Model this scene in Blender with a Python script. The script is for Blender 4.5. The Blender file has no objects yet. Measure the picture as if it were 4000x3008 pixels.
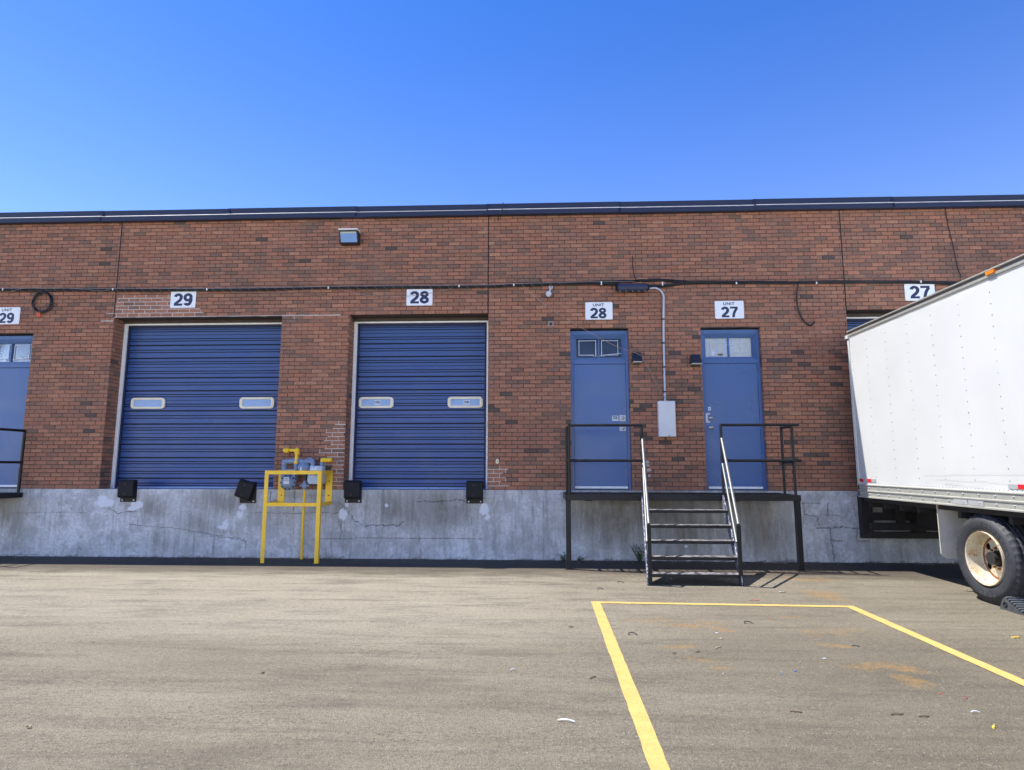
import bpy, bmesh, math, random
import numpy as np
from mathutils import Vector, Matrix
random.seed(7)
RNG = np.random.RandomState(11)
scene = bpy.context.scene
col = scene.collection

# ------------------------------------------------------------------ camera
F, PITCH, YAW, ROLL, CH, W = 2376.964, 0.133436, -0.0441945, 0.00104957, 1.503, 10.197
_cy, _sy, _cp, _sp = math.cos(YAW), math.sin(YAW), math.cos(PITCH), math.sin(PITCH)
FW = Vector((_sy*_cp, _cy*_cp, _sp)); _rt = Vector((_cy, -_sy, 0)); _up = _rt.cross(FW)
RT = math.cos(ROLL)*_rt + math.sin(ROLL)*_up
UP = -math.sin(ROLL)*_rt + math.cos(ROLL)*_up
cam = bpy.data.cameras.new('camera'); cam.sensor_fit = 'HORIZONTAL'; cam.sensor_width = 36
cam.lens = F/4000*36; cam.clip_start = 0.05; cam.clip_end = 3000
cam_o = bpy.data.objects.new('camera', cam); col.objects.link(cam_o)
M3 = Matrix((RT, UP, -FW)).transposed()
cam_o.matrix_world = Matrix.Translation((0, 0, CH)) @ M3.to_4x4()
scene.camera = cam_o

# ------------------------------------------------------------------ light
SUN_TO = Vector((-0.47, 0.125, 1.0)).normalized()
elev = math.asin(SUN_TO.z); azim = math.atan2(SUN_TO.x, SUN_TO.y)
world = bpy.data.worlds.new('World'); scene.world = world; world.use_nodes = True
nt = world.node_tree; bg = nt.nodes['Background']
sky = nt.nodes.new('ShaderNodeTexSky'); sky.sky_type = 'NISHITA'; sky.sun_disc = False
sky.sun_elevation = elev; sky.sun_rotation = azim
sky.air_density = 1.15; sky.dust_density = 0.15; sky.ozone_density = 5.0; sky.altitude = 100
hsv = nt.nodes.new('ShaderNodeHueSaturation'); hsv.inputs['Saturation'].default_value = 1.30
hsv.inputs['Value'].default_value = 1.0; hsv.inputs['Hue'].default_value = 0.516
nt.links.new(sky.outputs[0], hsv.inputs['Color'])
# pale horizon haze all round, its lowest band over-brightened as fill for the shaded wall
tc = nt.nodes.new('ShaderNodeTexCoord'); sz = nt.nodes.new('ShaderNodeSeparateXYZ'); nt.links.new(tc.outputs['Generated'], sz.inputs[0])
hz = nt.nodes.new('ShaderNodeMapRange'); hz.interpolation_type = 'SMOOTHSTEP'
for k_, v_ in ((1, 0.20), (2, 0.0), (3, 0.0), (4, 1.0)): hz.inputs[k_].default_value = v_
nt.links.new(sz.outputs[2], hz.inputs[0])
hm = nt.nodes.new('ShaderNodeMix'); hm.data_type = 'RGBA'; hm.blend_type = 'ADD'; hm.clamp_result = False
nt.links.new(hz.outputs[0], hm.inputs[0]); nt.links.new(hsv.outputs[0], hm.inputs[6]); hm.inputs[7].default_value = (14.0, 14.0, 14.2, 1)
hz2 = nt.nodes.new('ShaderNodeMapRange')
for k_, v_ in ((1, 0.72), (2, 0.0), (3, 0.0), (4, 1.0)): hz2.inputs[k_].default_value = v_
nt.links.new(sz.outputs[2], hz2.inputs[0])
pw_ = nt.nodes.new('ShaderNodeMath'); pw_.operation = 'POWER'; pw_.inputs[1].default_value = 1.7; nt.links.new(hz2.outputs[0], pw_.inputs[0])
hm2 = nt.nodes.new('ShaderNodeMix'); hm2.data_type = 'RGBA'; hm2.blend_type = 'ADD'; hm2.clamp_result = False
nt.links.new(pw_.outputs[0], hm2.inputs[0]); nt.links.new(hm.outputs[2], hm2.inputs[6]); hm2.inputs[7].default_value = (1.55, 1.45, 2.2, 1)
nt.links.new(hm2.outputs[2], bg.inputs[0])
bg.inputs[1].default_value = 0.105
sun = bpy.data.lights.new('sun', 'SUN'); sun.energy = 4.6; sun.angle = math.radians(0.5); sun.color = (1.0, 0.955, 0.885)
sun_o = bpy.data.objects.new('sun', sun); col.objects.link(sun_o)
sun_o.rotation_euler = (-SUN_TO).to_track_quat('-Z', 'Y').to_euler()
sun_o.location = (-5, 5, 20)
scene.view_settings.view_transform = 'Standard'; scene.view_settings.look = 'None'
scene.view_settings.exposure = 1.0; scene.view_settings.gamma = 1.0
scene.render.engine = 'CYCLES'
scene.render.resolution_x = 1024; scene.render.resolution_y = 770

# ------------------------------------------------------------------ measuring: photo point -> place
def ray(x, y): return FW + RT*((x-2000)/F) + UP*((1504-y)/F)
def at(x, y, Y=W):
    v = ray(x, y); t = Y/v.y; return Vector((v.x*t, Y, CH+v.z*t))
def gnd(x, y, z=0.0):
    v = ray(x, y); t = (z-CH)/v.z; return Vector((v.x*t, v.y*t, z))

# ------------------------------------------------------------------ materials
def s2l(c): return tuple(((v/255)/12.92 if v/255 <= 0.04045 else ((v/255+0.055)/1.055)**2.4) for v in c)
class NT:
    def __init__(s, name):
        s.m = bpy.data.materials.new(name); s.m.use_nodes = True; s.t = s.m.node_tree
        s.b = s.t.nodes['Principled BSDF']
    def n(s, typ, **kw):
        nd = s.t.nodes.new('ShaderNode'+typ)
        for k, v in kw.items():
            if k in nd.inputs: nd.inputs[k].default_value = v
            else: setattr(nd, k, v)
        return nd
    def l(s, a, b): s.t.links.new(a, b)
    def pos(s):
        return s.n('NewGeometry').outputs['Position']
    def noise(s, scale, detail=4, rough=.6, vec=None, stretch=None):
        v = vec or s.pos()
        if stretch:
            mp = s.n('Mapping'); mp.inputs['Scale'].default_value = stretch; s.l(v, mp.inputs[0]); v = mp.outputs[0]
        nd = s.n('TexNoise'); nd.inputs['Scale'].default_value = scale; nd.inputs['Detail'].default_value = detail
        nd.inputs['Roughness'].default_value = rough; s.l(v, nd.inputs['Vector']); return nd.outputs[0]
    def ramp(s, fac, stops):
        r = s.n('ValToRGB'); e = r.color_ramp.elements
        while len(e) < len(stops): e.new(.5)
        for i, (p, c) in enumerate(stops):
            e[i].position = p; e[i].color = (c if len(c) == 4 else tuple(c)+(1,)) if hasattr(c, '__len__') else (c, c, c, 1)
        s.l(fac, r.inputs[0]); return r.outputs[0]
    def mix(s, fac, a, b, mode='MIX'):
        m = s.n('Mix', data_type='RGBA', blend_type=mode)
        for k, v in ((0, fac), (6, a), (7, b)):
            if hasattr(v, 'links'): s.l(v, m.inputs[k])
            else: m.inputs[k].default_value = v if k == 0 else (tuple(v)+(1,) if len(v) == 3 else v)
        return m.outputs[2]
    def math(s, op, a, b=0.0, c=None, clamp=False):
        m = s.n('Math', operation=op); m.use_clamp = clamp
        for k, v in enumerate((a, b) if c is None else (a, b, c)):
            if hasattr(v, 'links'): s.l(v, m.inputs[k])
            else: m.inputs[k].default_value = v
        return m.outputs[0]
    def set(s, **kw):
        names = dict(color='Base Color', rough='Roughness', metal='Metallic', spec='Specular IOR Level', coat='Coat Weight')
        for k, v in kw.items():
            i = s.b.inputs[names[k]]
            if hasattr(v, 'links'): s.l(v, i)
            else: i.default_value = tuple(v)+(1,) if k == 'color' else v
        return s
    def bump(s, h, strength=.3, dist=.01):
        b = s.n('Bump'); b.inputs['Strength'].default_value = strength; b.inputs['Distance'].default_value = dist
        s.l(h, b.inputs['Height']); s.l(b.outputs[0], s.b.inputs['Normal']); return s

MATS = {}
def paint(name, c, rough=.5, metal=0.0, var=.15, scale=6, chips=None, bump=.08, spec=.5, dirt=None, stretch=None):
    if name in MATS: return MATS[name]
    t = NT(name)
    n1 = t.noise(scale, 5, .65, stretch=stretch)
    a = tuple(v*(1-var) for v in c); b = tuple(min(1, v*(1+var)) for v in c)
    cc = t.ramp(n1, [(.3, a), (.7, b)])
    if dirt:   # (colour, threshold, noise scale)
        n3 = t.noise(dirt[2], 6, .7)
        cc = t.mix(t.ramp(n3, [(dirt[1], 0.0), (min(.99, dirt[1]+.12), 1.0)]), cc, dirt[0])
    if chips:  # (colour, threshold, noise scale)
        n2 = t.noise(chips[2], 5, .7)
        cc = t.mix(t.ramp(n2, [(chips[1], 0.0), (min(.99, chips[1]+.03), 1.0)]), cc, chips[0])
    t.set(color=cc, rough=t.ramp(n1, [(.2, max(0, rough-.1)), (.8, min(1, rough+.12))]), metal=metal, spec=spec)
    if bump: t.bump(t.noise(scale*12, 4), bump, .004)
    MATS[name] = t.m; return t.m

def mat_brick():
    t = NT('rug_face_brick')
    at_ = t.n('Attribute', attribute_name='tone')
    n1 = t.noise(30, 5, .7); n2 = t.noise(160, 3, .6, stretch=(.25, 1, 1.0)); n3 = t.noise(.9, 4, .6)
    c = t.mix(t.ramp(n1, [(.30, .45), (.60, 0.0)]), at_.outputs[0], (.12, .065, .048))
    c = t.mix(t.ramp(n2, [(.60, 0.0), (.74, .5)]), c, (.07, .04, .032))
    c = t.mix(t.ramp(n3, [(.45, 0.0), (.75, .35)]), c, (.20, .135, .11))
    t.set(color=c, rough=.92, spec=.25)
    h = t.math('ADD', n1, t.math('MULTIPLY', n2, 1.2))
    t.bump(h, .75, .006); return t.m
def mat_mortar():
    t = NT('old_mortar')
    at_ = t.n('Attribute', attribute_name='tone')
    n = t.noise(60, 4); n0 = t.noise(2.2, 4)
    c = t.ramp(n, [(.3, (.040, .030, .026)), (.7, (.085, .064, .053))])
    c = t.mix(t.ramp(n0, [(.46, 0.0), (.70, .6)]), c, (.24, .18, .145))
    t.set(color=c, rough=.95, spec=.2).bump(n, .4, .004); return t.m
def mat_pale_mortar():
    return paint('repointed_mortar', (.52, .46, .41), .9, var=.2, scale=30, spec=.2)
def mat_concrete():
    t = NT('painted_foundation')
    a = t.n('Attribute', attribute_name='wear'); sp = t.n('SeparateColor'); t.l(a.outputs[0], sp.inputs[0])
    crack, grime, flake = sp.outputs[0], sp.outputs[1], sp.outputs[2]
    nb = t.noise(1.3, 6, .62); ns = t.noise(2.6, 6, .7, stretch=(3.2, 1, .35)); nf = t.noise(22, 6, .75); ng = t.noise(90, 4, .7)
    base = t.ramp(nb, [(.30, (.56, .565, .58)), (.5, (.70, .705, .72)), (.70, (.82, .825, .84))])
    base = t.mix(t.ramp(nf, [(.35, .55), (.6, 0.0)]), base, (.34, .335, .34))
    # grime streaks
    g = t.math('MULTIPLY', t.ramp(ns, [(.36, 0.0), (.62, 1.0)]), t.math('ADD', grime, .12), clamp=True)
    base = t.mix(t.math('MULTIPLY', g, 1.0, clamp=True), base, (.17, .155, .13))
    base = t.mix(t.math('MULTIPLY', grime, t.ramp(nb, [(.30, 1.0), (.62, .62)]), clamp=True), base, (.20, .185, .15))
    nb2 = t.noise(3.8, 5, .7)
    base = t.mix(t.ramp(nb2, [(.46, 0.0), (.58, .55)]), base, (.33, .33, .32))
    nb3 = t.noise(6.5, 7, .75, stretch=(1.5, 1, .45))
    nst = t.noise(4.5, 5, .7, stretch=(2.6, 1, .16))
    base = t.mix(t.math('MULTIPLY', t.ramp(nst, [(.52, 0.0), (.66, .8)]), t.ramp(nb, [(.40, 1.0), (.6, .2)])), base, (.22, .21, .19))
    base = t.mix(t.math('MULTIPLY', t.ramp(nb3, [(.55, 0.0), (.61, .45)]), t.math('SUBTRACT', 1.0, grime, clamp=True), clamp=True), base, (.66, .68, .74))
    base = t.mix(t.ramp(nb3, [(.36, .3), (.42, 0.0)]), base, (.34, .33, .31))
    nfl = t.noise(9, 6, .75)
    fl = t.ramp(t.math('ADD', flake, t.math('MULTIPLY', t.math('SUBTRACT', nfl, .5), .9)), [(.42, 0.0), (.56, .75)])
    base = t.mix(fl, base, (.78, .80, .86))
    base = t.mix(t.ramp(ng, [(.66, 0.0), (.74, .6)]), base, (.06, .06, .07))
    ck = t.ramp(t.math('ADD', crack, t.math('MULTIPLY', t.math('SUBTRACT', nf, .5), .5)), [(.35, 0.0), (.75, 1.0)])
    base = t.mix(t.math('MULTIPLY', ck, .62), base, (.10, .098, .10))
    rp = t.n('Attribute', attribute_name='rust')
    base = t.mix(t.math('MULTIPLY', rp.outputs['Fac'], t.ramp(nf, [(.3, .1), (.6, .85)]), clamp=True), base, (.20, .12, .06))
    t.set(color=base, rough=.88, spec=.25)
    h = t.math('SUBTRACT', t.math('ADD', t.math('MULTIPLY', nf, .5), t.math('MULTIPLY', nb, 1.2)), t.math('MULTIPLY', ck, 1.5))
    h = t.math('ADD', h, t.math('MULTIPLY', fl, .3))
    t.bump(h, .6, .012); return t.m

def mat_ground():
    t = NT('dusty_asphalt')
    P = t.pos()
    n_w = t.noise(.45, 5, .6, stretch=(.55, 1.5, 1)); n_m = t.noise(2.0, 6, .68, stretch=(.45, 1.5, 1))
    n_s = t.noise(26, 5, .75); n_g = t.noise(150, 3, .8)
    vor = t.n('TexVoronoi'); vor.inputs['Scale'].default_value = 95; t.l(P, vor.inputs['Vector'])
    vsep = t.n('SeparateColor'); t.l(vor.outputs['Color'], vsep.inputs[0])
    base = t.ramp(n_w, [(.36, (.235, .207, .148)), (.52, (.30, .266, .192)), (.66, (.355, .318, .235))])
    # paler swept dust on the open yard, darker scuffed bay on the right
    sx = t.n('SeparateXYZ'); t.l(P, sx.inputs[0])
    wob = t.math('MULTIPLY', t.math('SUBTRACT', n_m, .5), 2.2)
    right = t.ramp(t.math('MULTIPLY_ADD', t.math('ADD', sx.outputs[0], wob), .16, .45), [(.30, 0.0), (.75, 1.0)])
    base = t.mix(t.math('MULTIPLY', right, .50), base, (.125, .105, .070))
    dusty = t.math('MULTIPLY', t.ramp(t.math('MULTIPLY_ADD', t.math('ADD', sx.outputs[1], wob), .1, 0.0), [(.52, 0.0), (.62, 1.0), (.82, 1.0), (.9, 0.0)]),
                   t.math('SUBTRACT', 1.0, t.math('MULTIPLY', right, .7)))
    base = t.mix(t.math('MULTIPLY', dusty, .62), base, (.46, .415, .315))
    base = t.mix(t.ramp(n_m, [(.50, 0.0), (.72, .5)]), base, (.075, .065, .053))
    # smears along the driving direction
    sm = t.noise(1.7, 7, .72, stretch=(.30, 3.6, 1)); n_p = t.noise(9, 6, .8)
    base = t.mix(t.math('MULTIPLY', t.ramp(sm, [(.50, 0.0), (.66, .6)]), t.ramp(n_p, [(.35, .25), (.62, 1.0)])), base, (.090, .077, .060))
    base = t.mix(t.ramp(n_p, [(.55, 0.0), (.75, .35)]), base, (.10, .086, .068))
    base = t.mix(t.ramp(n_p, [(.25, .30), (.45, 0.0)]), base, (.34, .31, .26))
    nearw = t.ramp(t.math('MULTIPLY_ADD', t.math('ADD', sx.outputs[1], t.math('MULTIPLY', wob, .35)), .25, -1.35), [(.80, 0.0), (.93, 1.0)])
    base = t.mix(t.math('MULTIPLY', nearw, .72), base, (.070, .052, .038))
    # rust and sand stains
    vadd = t.n('VectorMath', operation='ADD')
    nd = t.n('TexNoise'); nd.inputs['Scale'].default_value = 3.2; nd.inputs['Detail'].default_value = 6; t.l(P, nd.inputs['Vector'])
    off = t.n('VectorMath', operation='SUBTRACT'); t.l(nd.outputs['Color'], off.inputs[0]); off.inputs[1].default_value = (.5, .5, .5)
    sc = t.n('VectorMath', operation='SCALE'); t.l(off.outputs[0], sc.inputs[0]); sc.inputs['Scale'].default_value = .55
    t.l(P, vadd.inputs[0]); t.l(sc.outputs[0], vadd.inputs[1]); Q = vadd.outputs[0]
    stains = [(2669,2442,.26,.10,.9),(2777,2429,.17,.07,.7),(2836,2462,.14,.08,1),(2692,2524,.10,.07,1),(2737,2566,.15,.06,1),(2818,2595,.08,.05,.9),
              (3148,2469,.13,.10,.45),(3275,2527,.13,.12,.8),(3320,2467,.3,.10,.45),(3465,2611,.30,.10,.9),(3569,2661,.12,.09,1),(3221,2325,.26,.32,.8),
              (3150,2262,.42,.16,.8),(2560,2420,.3,.1,.35),(2640,2520,.15,.1,.5),(3075,2410,.18,.06,.5)]
    tot = None
    for (px, py, rx, ry, w) in stains:
        g = gnd(px, py)
        mp = t.n('Mapping'); mp.vector_type = 'POINT'
        mp.inputs['Scale'].default_value = (1/rx, 1/ry, 0); mp.inputs['Location'].default_value = (-g.x/rx, -g.y/ry, 0)
        t.l(Q, mp.inputs[0]); ln = t.n('VectorMath', operation='LENGTH'); t.l(mp.outputs[0], ln.inputs[0])
        v = t.math('MULTIPLY', t.math('SUBTRACT', 1.15, ln.outputs['Value'], clamp=True), w*1.5, clamp=True)
        tot = v if tot is None else t.math('MAXIMUM', tot, v)
    stn = t.math('MULTIPLY', tot, t.ramp(t.noise(14, 6, .8), [(.36, 0.0), (.60, 1.0)]))
    base = t.mix(t.math('MULTIPLY', stn, .9, clamp=True), base, (.38, .225, .075))
    # aggregate
    base = t.mix(t.ramp(n_s, [(.28, .5), (.5, 0.0)]), base, (.07, .062, .053))
    base = t.mix(t.ramp(n_g, [(.33, .85), (.52, 0.0)]), base, (.05, .045, .04))
    n_h = t.noise(60, 5, .8)
    base = t.mix(t.ramp(n_h, [(.37, .8), (.46, 0.0)]), base, (.06, .052, .043))
    n_q = t.noise(30, 4, .85, stretch=(.6, 1.7, 1)); n_r = t.noise(1.6, 5, .7, stretch=(.5, 1.6, 1))
    base = t.mix(t.math('MULTIPLY', t.ramp(n_q, [(.52, 0.0), (.60, .95)]), t.ramp(n_r, [(.42, .08), (.66, .9)])), base, (.085, .073, .056))
    n_k = t.noise(34, 3, .7)
    base = t.mix(t.ramp(n_k, [(.28, .6), (.36, 0.0)]), base, (.055, .048, .04))
    base = t.mix(t.ramp(n_g, [(.60, 0.0), (.74, .35)]), base, (.38, .35, .31))
    base = t.mix(t.ramp(vsep.outputs[0], [(.985, 0.0), (.99, .35)]), base, (.42, .39, .34))
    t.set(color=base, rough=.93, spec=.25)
    h = t.math('ADD', t.math('MULTIPLY', n_s, .6), t.math('ADD', t.math('MULTIPLY', n_g, .35), t.math('MULTIPLY', vor.outputs['Distance'], .35)))
    t.bump(t.math('ADD', h, t.math('ADD', t.math('MULTIPLY', n_m, 1.2), t.math('MULTIPLY', n_q, -.9))), 1.0, .016); return t.m

def mat_line():
    t = NT('yellow_line_paint')
    n = t.noise(70, 5, .75); n2 = t.noise(5, 5, .7)
    c = t.ramp(n2, [(.3, (.46, .30, .085)), (.7, (.53, .37, .12))])
    c = t.mix(t.ramp(n, [(.34, .85), (.46, 0.0)]), c, (.24, .19, .11))
    c = t.mix(t.ramp(t.noise(9, 6, .8), [(.56, 0.0), (.72, .65)]), c, (.28, .23, .15))
    t.set(color=c, rough=.8, spec=.3).bump(t.noise(110, 3), .5, .006); return t.m
def mat_glass(name, tint=(.8, .9, 1.0), trans=.85):
    if name in MATS: return MATS[name]
    m = bpy.data.materials.new(name); m.use_nodes = True; t = m.node_tree; t.nodes.clear()
    o = t.nodes.new('ShaderNodeOutputMaterial'); mx = t.nodes.new('ShaderNodeMixShader'); fr = t.nodes.new('ShaderNodeFresnel')
    fr.inputs[0].default_value = 1.45
    tr = t.nodes.new('ShaderNodeBsdfTransparent'); tr.inputs[0].default_value = tuple(v*trans for v in tint)+(1,)
    gl = t.nodes.new('ShaderNodeBsdfGlossy'); gl.inputs['Roughness'].default_value = .03
    gl.inputs['Color'].default_value = (.95, .97, 1, 1)
    t.links.new(fr.outputs[0], mx.inputs[0]); t.links.new(tr.outputs[0], mx.inputs[1]); t.links.new(gl.outputs[0], mx.inputs[2])
    t.links.new(mx.outputs[0], o.inputs[0]); MATS[name] = m; return m
def plain(name, c, rough=.6, metal=0, spec=.5):
    if name in MATS: return MATS[name]
    t = NT(name); n = t.noise(40, 3)
    t.set(color=t.ramp(n, [(.3, tuple(v*.9 for v in c)), (.7, tuple(min(1, v*1.08) for v in c))]), rough=rough, metal=metal, spec=spec)
    MATS[name] = t.m; return t.m

BRICK = mat_brick(); MORTAR = mat_mortar(); PALE = mat_pale_mortar(); CONC = mat_concrete(); GROUND = mat_ground(); LINE = mat_line()
BLUE = paint('blue_door_paint', (.055, .128, .315), .32, var=.07, scale=2.5, bump=.05, dirt=((.06, .11, .24), .66, 1.2))
BLUE2 = paint('blue_steel_door_paint', (.026, .075, .245), .38, var=.06, scale=3, bump=.04, dirt=((.045, .08, .20), .66, 1.6))
CAPM = paint('slate_blue_flashing', (.014, .021, .055), .5, metal=.0, var=.1, scale=2, bump=.05)
WHITE = paint('white_trim', (.88, .88, .86), .4, var=.08, scale=8, dirt=((.55, .53, .5), .68, 6))
CREAM = paint('cream_plastic', (.84, .76, .56), .5, var=.06, scale=8)
SIGNW = paint('sign_white', (.84, .86, .88), .35, var=.03, scale=3, bump=0)
NAVY = plain('sign_navy', (.015, .022, .07), .45)
BLACK = paint('black_rail_paint', (.009, .009, .011), .42, var=.3, scale=10, chips=((.07, .06, .058), .70, 22), spec=.35)
STRING = paint('worn_stringer_paint', (.045, .06, .11), .5, var=.4, scale=12, chips=((.42, .44, .50), .52, 26))
RAILW = paint('worn_handrail_metal', (.17, .18, .175), .45, metal=.4, var=.15, scale=20, chips=((.10, .10, .11), .63, 30))
RUBBER = paint('black_rubber', (.010, .010, .012), .65, var=.25, scale=20, bump=.2, spec=.3)
CABLE = paint('black_cable', (.012, .012, .015), .45, var=.2, scale=20, bump=0)
WIRE = plain('grey_wire', (.30, .28, .27), .5)
YELLOW = paint('yellow_guard_paint', (.95, .57, .025), .42, var=.07, scale=8, chips=((.16, .09, .04), .70, 24), dirt=((.33, .21, .04), .66, 7))
GASB = paint('grey_blue_meter_paint', (.22, .29, .42), .45, var=.12, scale=10, chips=((.07, .06, .06), .7, 25))
GASL = paint('light_grey_meter_paint', (.42, .52, .62), .45, var=.1, scale=10)
GREY = paint('galvanised_grey', (.66, .67, .69), .45, var=.06, scale=7)
STEEL = paint('brushed_steel', (.55, .55, .53), .3, metal=.9, var=.08, scale=20)
DARKM = paint('dark_fixture', (.022, .022, .03), .45, var=.15, scale=14)
SOFFIT = paint('rusty_steel_lintel', (.07, .05, .038), .7, var=.3, scale=7)
CAULK = plain('dark_caulk', (.016, .015, .018), .8)
PANELW = paint('white_truck_panel', (.565, .575, .555), .34, var=.03, scale=1.3, bump=0)
ALU = paint('aluminium_rail', (.44, .44, .385), .42, metal=.35, var=.09, scale=9, stretch=(1, 5, 1), dirt=((.40, .37, .31), .62, 5))
RECESS_SHADE = paint('rail_recess_shade', (.13, .12, .12), .5, metal=.3, var=.2, scale=9)
UNDER = paint('dark_chassis', (.02, .018, .017), .75, var=.3, scale=9)
TYRE = paint('tyre_rubber', (.030, .032, .037), .62, var=.25, scale=14, dirt=((.085, .082, .078), .60, 8), bump=.15)
TYREL = plain('tyre_lettering', (.075, .08, .088), .45)
RIM = paint('rusty_cream_rim', (.56, .50, .36), .42, var=.06, scale=8, dirt=((.46, .30, .13), .52, 8), chips=((.20, .075, .025), .60, 30))
RUST = paint('rust', (.26, .105, .035), .8, var=.4, scale=26)
FLAP = paint('dirty_mud_flap', (.66, .62, .54), .6, var=.12, scale=5, chips=((.08, .07, .06), .64, 60), dirt=((.36, .20, .09), .60, 3))
TIMBER = paint('dark_timber', (.030, .024, .020), .85, var=.35, scale=10)
AMBER = plain('amber_lens', (.85, .22, .02), .25)
RED = plain('red_reflective_tape', (.60, .02, .03), .35)
TAPEW = plain('white_reflective_tape', (.36, .38, .38), .35)
STICKER = plain('sticker_white', (.62, .68, .76), .4)
BLIND = paint('beige_blind', (.92, .86, .72), .8, var=.1, scale=4)
DARK = plain('unlit_interior', (.012, .014, .02), .9)
TAPE = plain('alarm_foil', (.80, .86, .95), .4)
GLASS = mat_glass('window_glass', (.95, .97, 1.0), .97)
GLASSD = paint('sky_tinted_pane', (.20, .34, .60), .12, var=.08, scale=9, bump=0)  # pane colour carries the blue of the reflected sky
LEAF = paint('weed_leaf', (.045, .085, .025), .6, var=.4, scale=30, bump=0)

# ------------------------------------------------------------------ mesh helpers
class MB:
    def __init__(s): s.v = []; s.f = []; s.mi = []; s.sm = []
    def add(s, vs, fs, mi=0, smooth=False):
        o = len(s.v); s.v += [tuple(p) for p in vs]
        for f in fs: s.f.append(tuple(i+o for i in f)); s.mi.append(mi); s.sm.append(smooth)
        return s
    def box(s, x0, x1, y0, y1, z0, z1, mi=0, M=None):
        vs = [Vector(p) for p in ((x0,y0,z0),(x1,y0,z0),(x1,y1,z0),(x0,y1,z0),(x0,y0,z1),(x1,y0,z1),(x1,y1,z1),(x0,y1,z1))]
        if M: vs = [M @ p for p in vs]
        return s.add(vs, [(0,3,2,1),(4,5,6,7),(0,1,5,4),(1,2,6,5),(2,3,7,6),(3,0,4,7)], mi)
    def prism(s, poly, axis, a, b, mi=0, M=None):
        # poly: list of 2D points; axis 'x': (y,z) 'y': (x,z) 'z': (x,y)
        def P(p, w):
            return Vector({'x': (w, p[0], p[1]), 'y': (p[0], w, p[1]), 'z': (p[0], p[1], w)}[axis])
        n = len(poly); vs = [P(p, a) for p in poly]+[P(p, b) for p in poly]
        if M: vs = [M @ p for p in vs]
        fs = [tuple(range(n)), tuple(range(2*n-1, n-1, -1))]+[(i, i+n, (i+1) % n+n, (i+1) % n) for i in range(n)]
        return s.add(vs, fs, mi)
    def tube(s, pts, r, seg=10, mi=0, caps=True):
        pts = [Vector(p) for p in pts]; n = len(pts); rs = r if hasattr(r, '__len__') else [r]*n
        vs = []; prev = None
        for i, p in enumerate(pts):
            d = (pts[min(i+1, n-1)]-pts[max(i-1, 0)]).normalized()
            if prev is None:
                u = d.orthogonal().normalized()
            else:
                u = (prev-d*prev.dot(d)); u = u.normalized() if u.length > 1e-6 else d.orthogonal().normalized()
            prev = u; w = d.cross(u)
            for k in range(seg):
                a = 2*math.pi*k/seg; vs.append(p+(u*math.cos(a)+w*math.sin(a))*rs[i])
        fs = [(i*seg+k, i*seg+(k+1) % seg, (i+1)*seg+(k+1) % seg, (i+1)*seg+k) for i in range(n-1) for k in range(seg)]
        s.add(vs, fs, mi, True)
        if caps: s.add(vs[:seg], [tuple(range(seg-1, -1, -1))], mi); s.add(vs[-seg:], [tuple(range(seg))], mi)
        return s
    def lathe(s, prof, c, axis, seg=48, mi=0, smooth=True):
        # prof: (offset along axis, radius)
        c = Vector(c); ax = Vector(axis).normalized(); u = ax.orthogonal().normalized(); w = ax.cross(u); vs = []
        for (a, r) in prof:
            for k in range(seg):
                t = 2*math.pi*k/seg; vs.append(c+ax*a+(u*math.cos(t)+w*math.sin(t))*r)
        fs = [(i*seg+k, i*seg+(k+1) % seg, (i+1)*seg+(k+1) % seg, (i+1)*seg+k) for i in range(len(prof)-1) for k in range(seg)]
        return s.add(vs, fs, mi, smooth)
    def build(s, name, mats, parent=None, bevel=0, loc=None):
        me = bpy.data.meshes.new(name); me.from_pydata(s.v, [], s.f); me.update()
        for m in (mats if isinstance(mats, (list, tuple)) else [mats]): me.materials.append(m)
        me.polygons.foreach_set('material_index', s.mi); me.polygons.foreach_set('use_smooth', s.sm)
        bm = bmesh.new(); bm.from_mesh(me); bmesh.ops.recalc_face_normals(bm, faces=bm.faces)
        bm.to_mesh(me); bm.free(); me.update()
        o = bpy.data.objects.new(name, me); col.objects.link(o)
        if parent: o.parent = parent; 
        if bevel:
            b = o.modifiers.new('bevel', 'BEVEL'); b.width = bevel; b.segments = 2; b.limit_method = 'ANGLE'; b.angle_limit = math.radians(40)
        return o
def rel(o, parent):      # keep world place when the parent has a location
    if parent.location.length > 0: o.matrix_parent_inverse = Matrix.Translation(-parent.location)
    return o
def tag(o, label=None, cat=None, group=None, kind=None):
    if label: o['label'] = label
    if cat: o['category'] = cat
    if group: o['group'] = group
    if kind: o['kind'] = kind
    return o
def thing(name, label, cat, loc=(0, 0, 0), group=None):
    o = bpy.data.objects.new(name, None); o.empty_display_size = .2; o.location = loc; col.objects.link(o)
    return tag(o, label, cat, group)
def part(mb, name, mat, parent, bevel=0, label=None):
    o = mb.build(name, mat, parent, bevel)
    root = parent
    while root.parent: root = root.parent
    if parent is root and root.type == 'EMPTY': o.matrix_parent_inverse = Matrix.Translation(-root.location)
    elif parent.type == 'EMPTY': o.matrix_parent_inverse = Matrix.Translation(-parent.location)
    if label: o['label'] = label
    return o
def curve_pts(pts, n=8):   # Catmull-Rom through points
    pts = [Vector(p) for p in pts]; P = [2*pts[0]-pts[1]]+pts+[2*pts[-1]-pts[-2]]; out = []
    for i in range(1, len(P)-2):
        for k in range(n):
            t = k/n; a, b, c, d = P[i-1], P[i], P[i+1], P[i+2]
            out.append(.5*((2*b)+(c-a)*t+(2*a-5*b+4*c-d)*t*t+(3*b-a-3*c+d)*t**3))
    return out+[pts[-1]]
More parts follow.
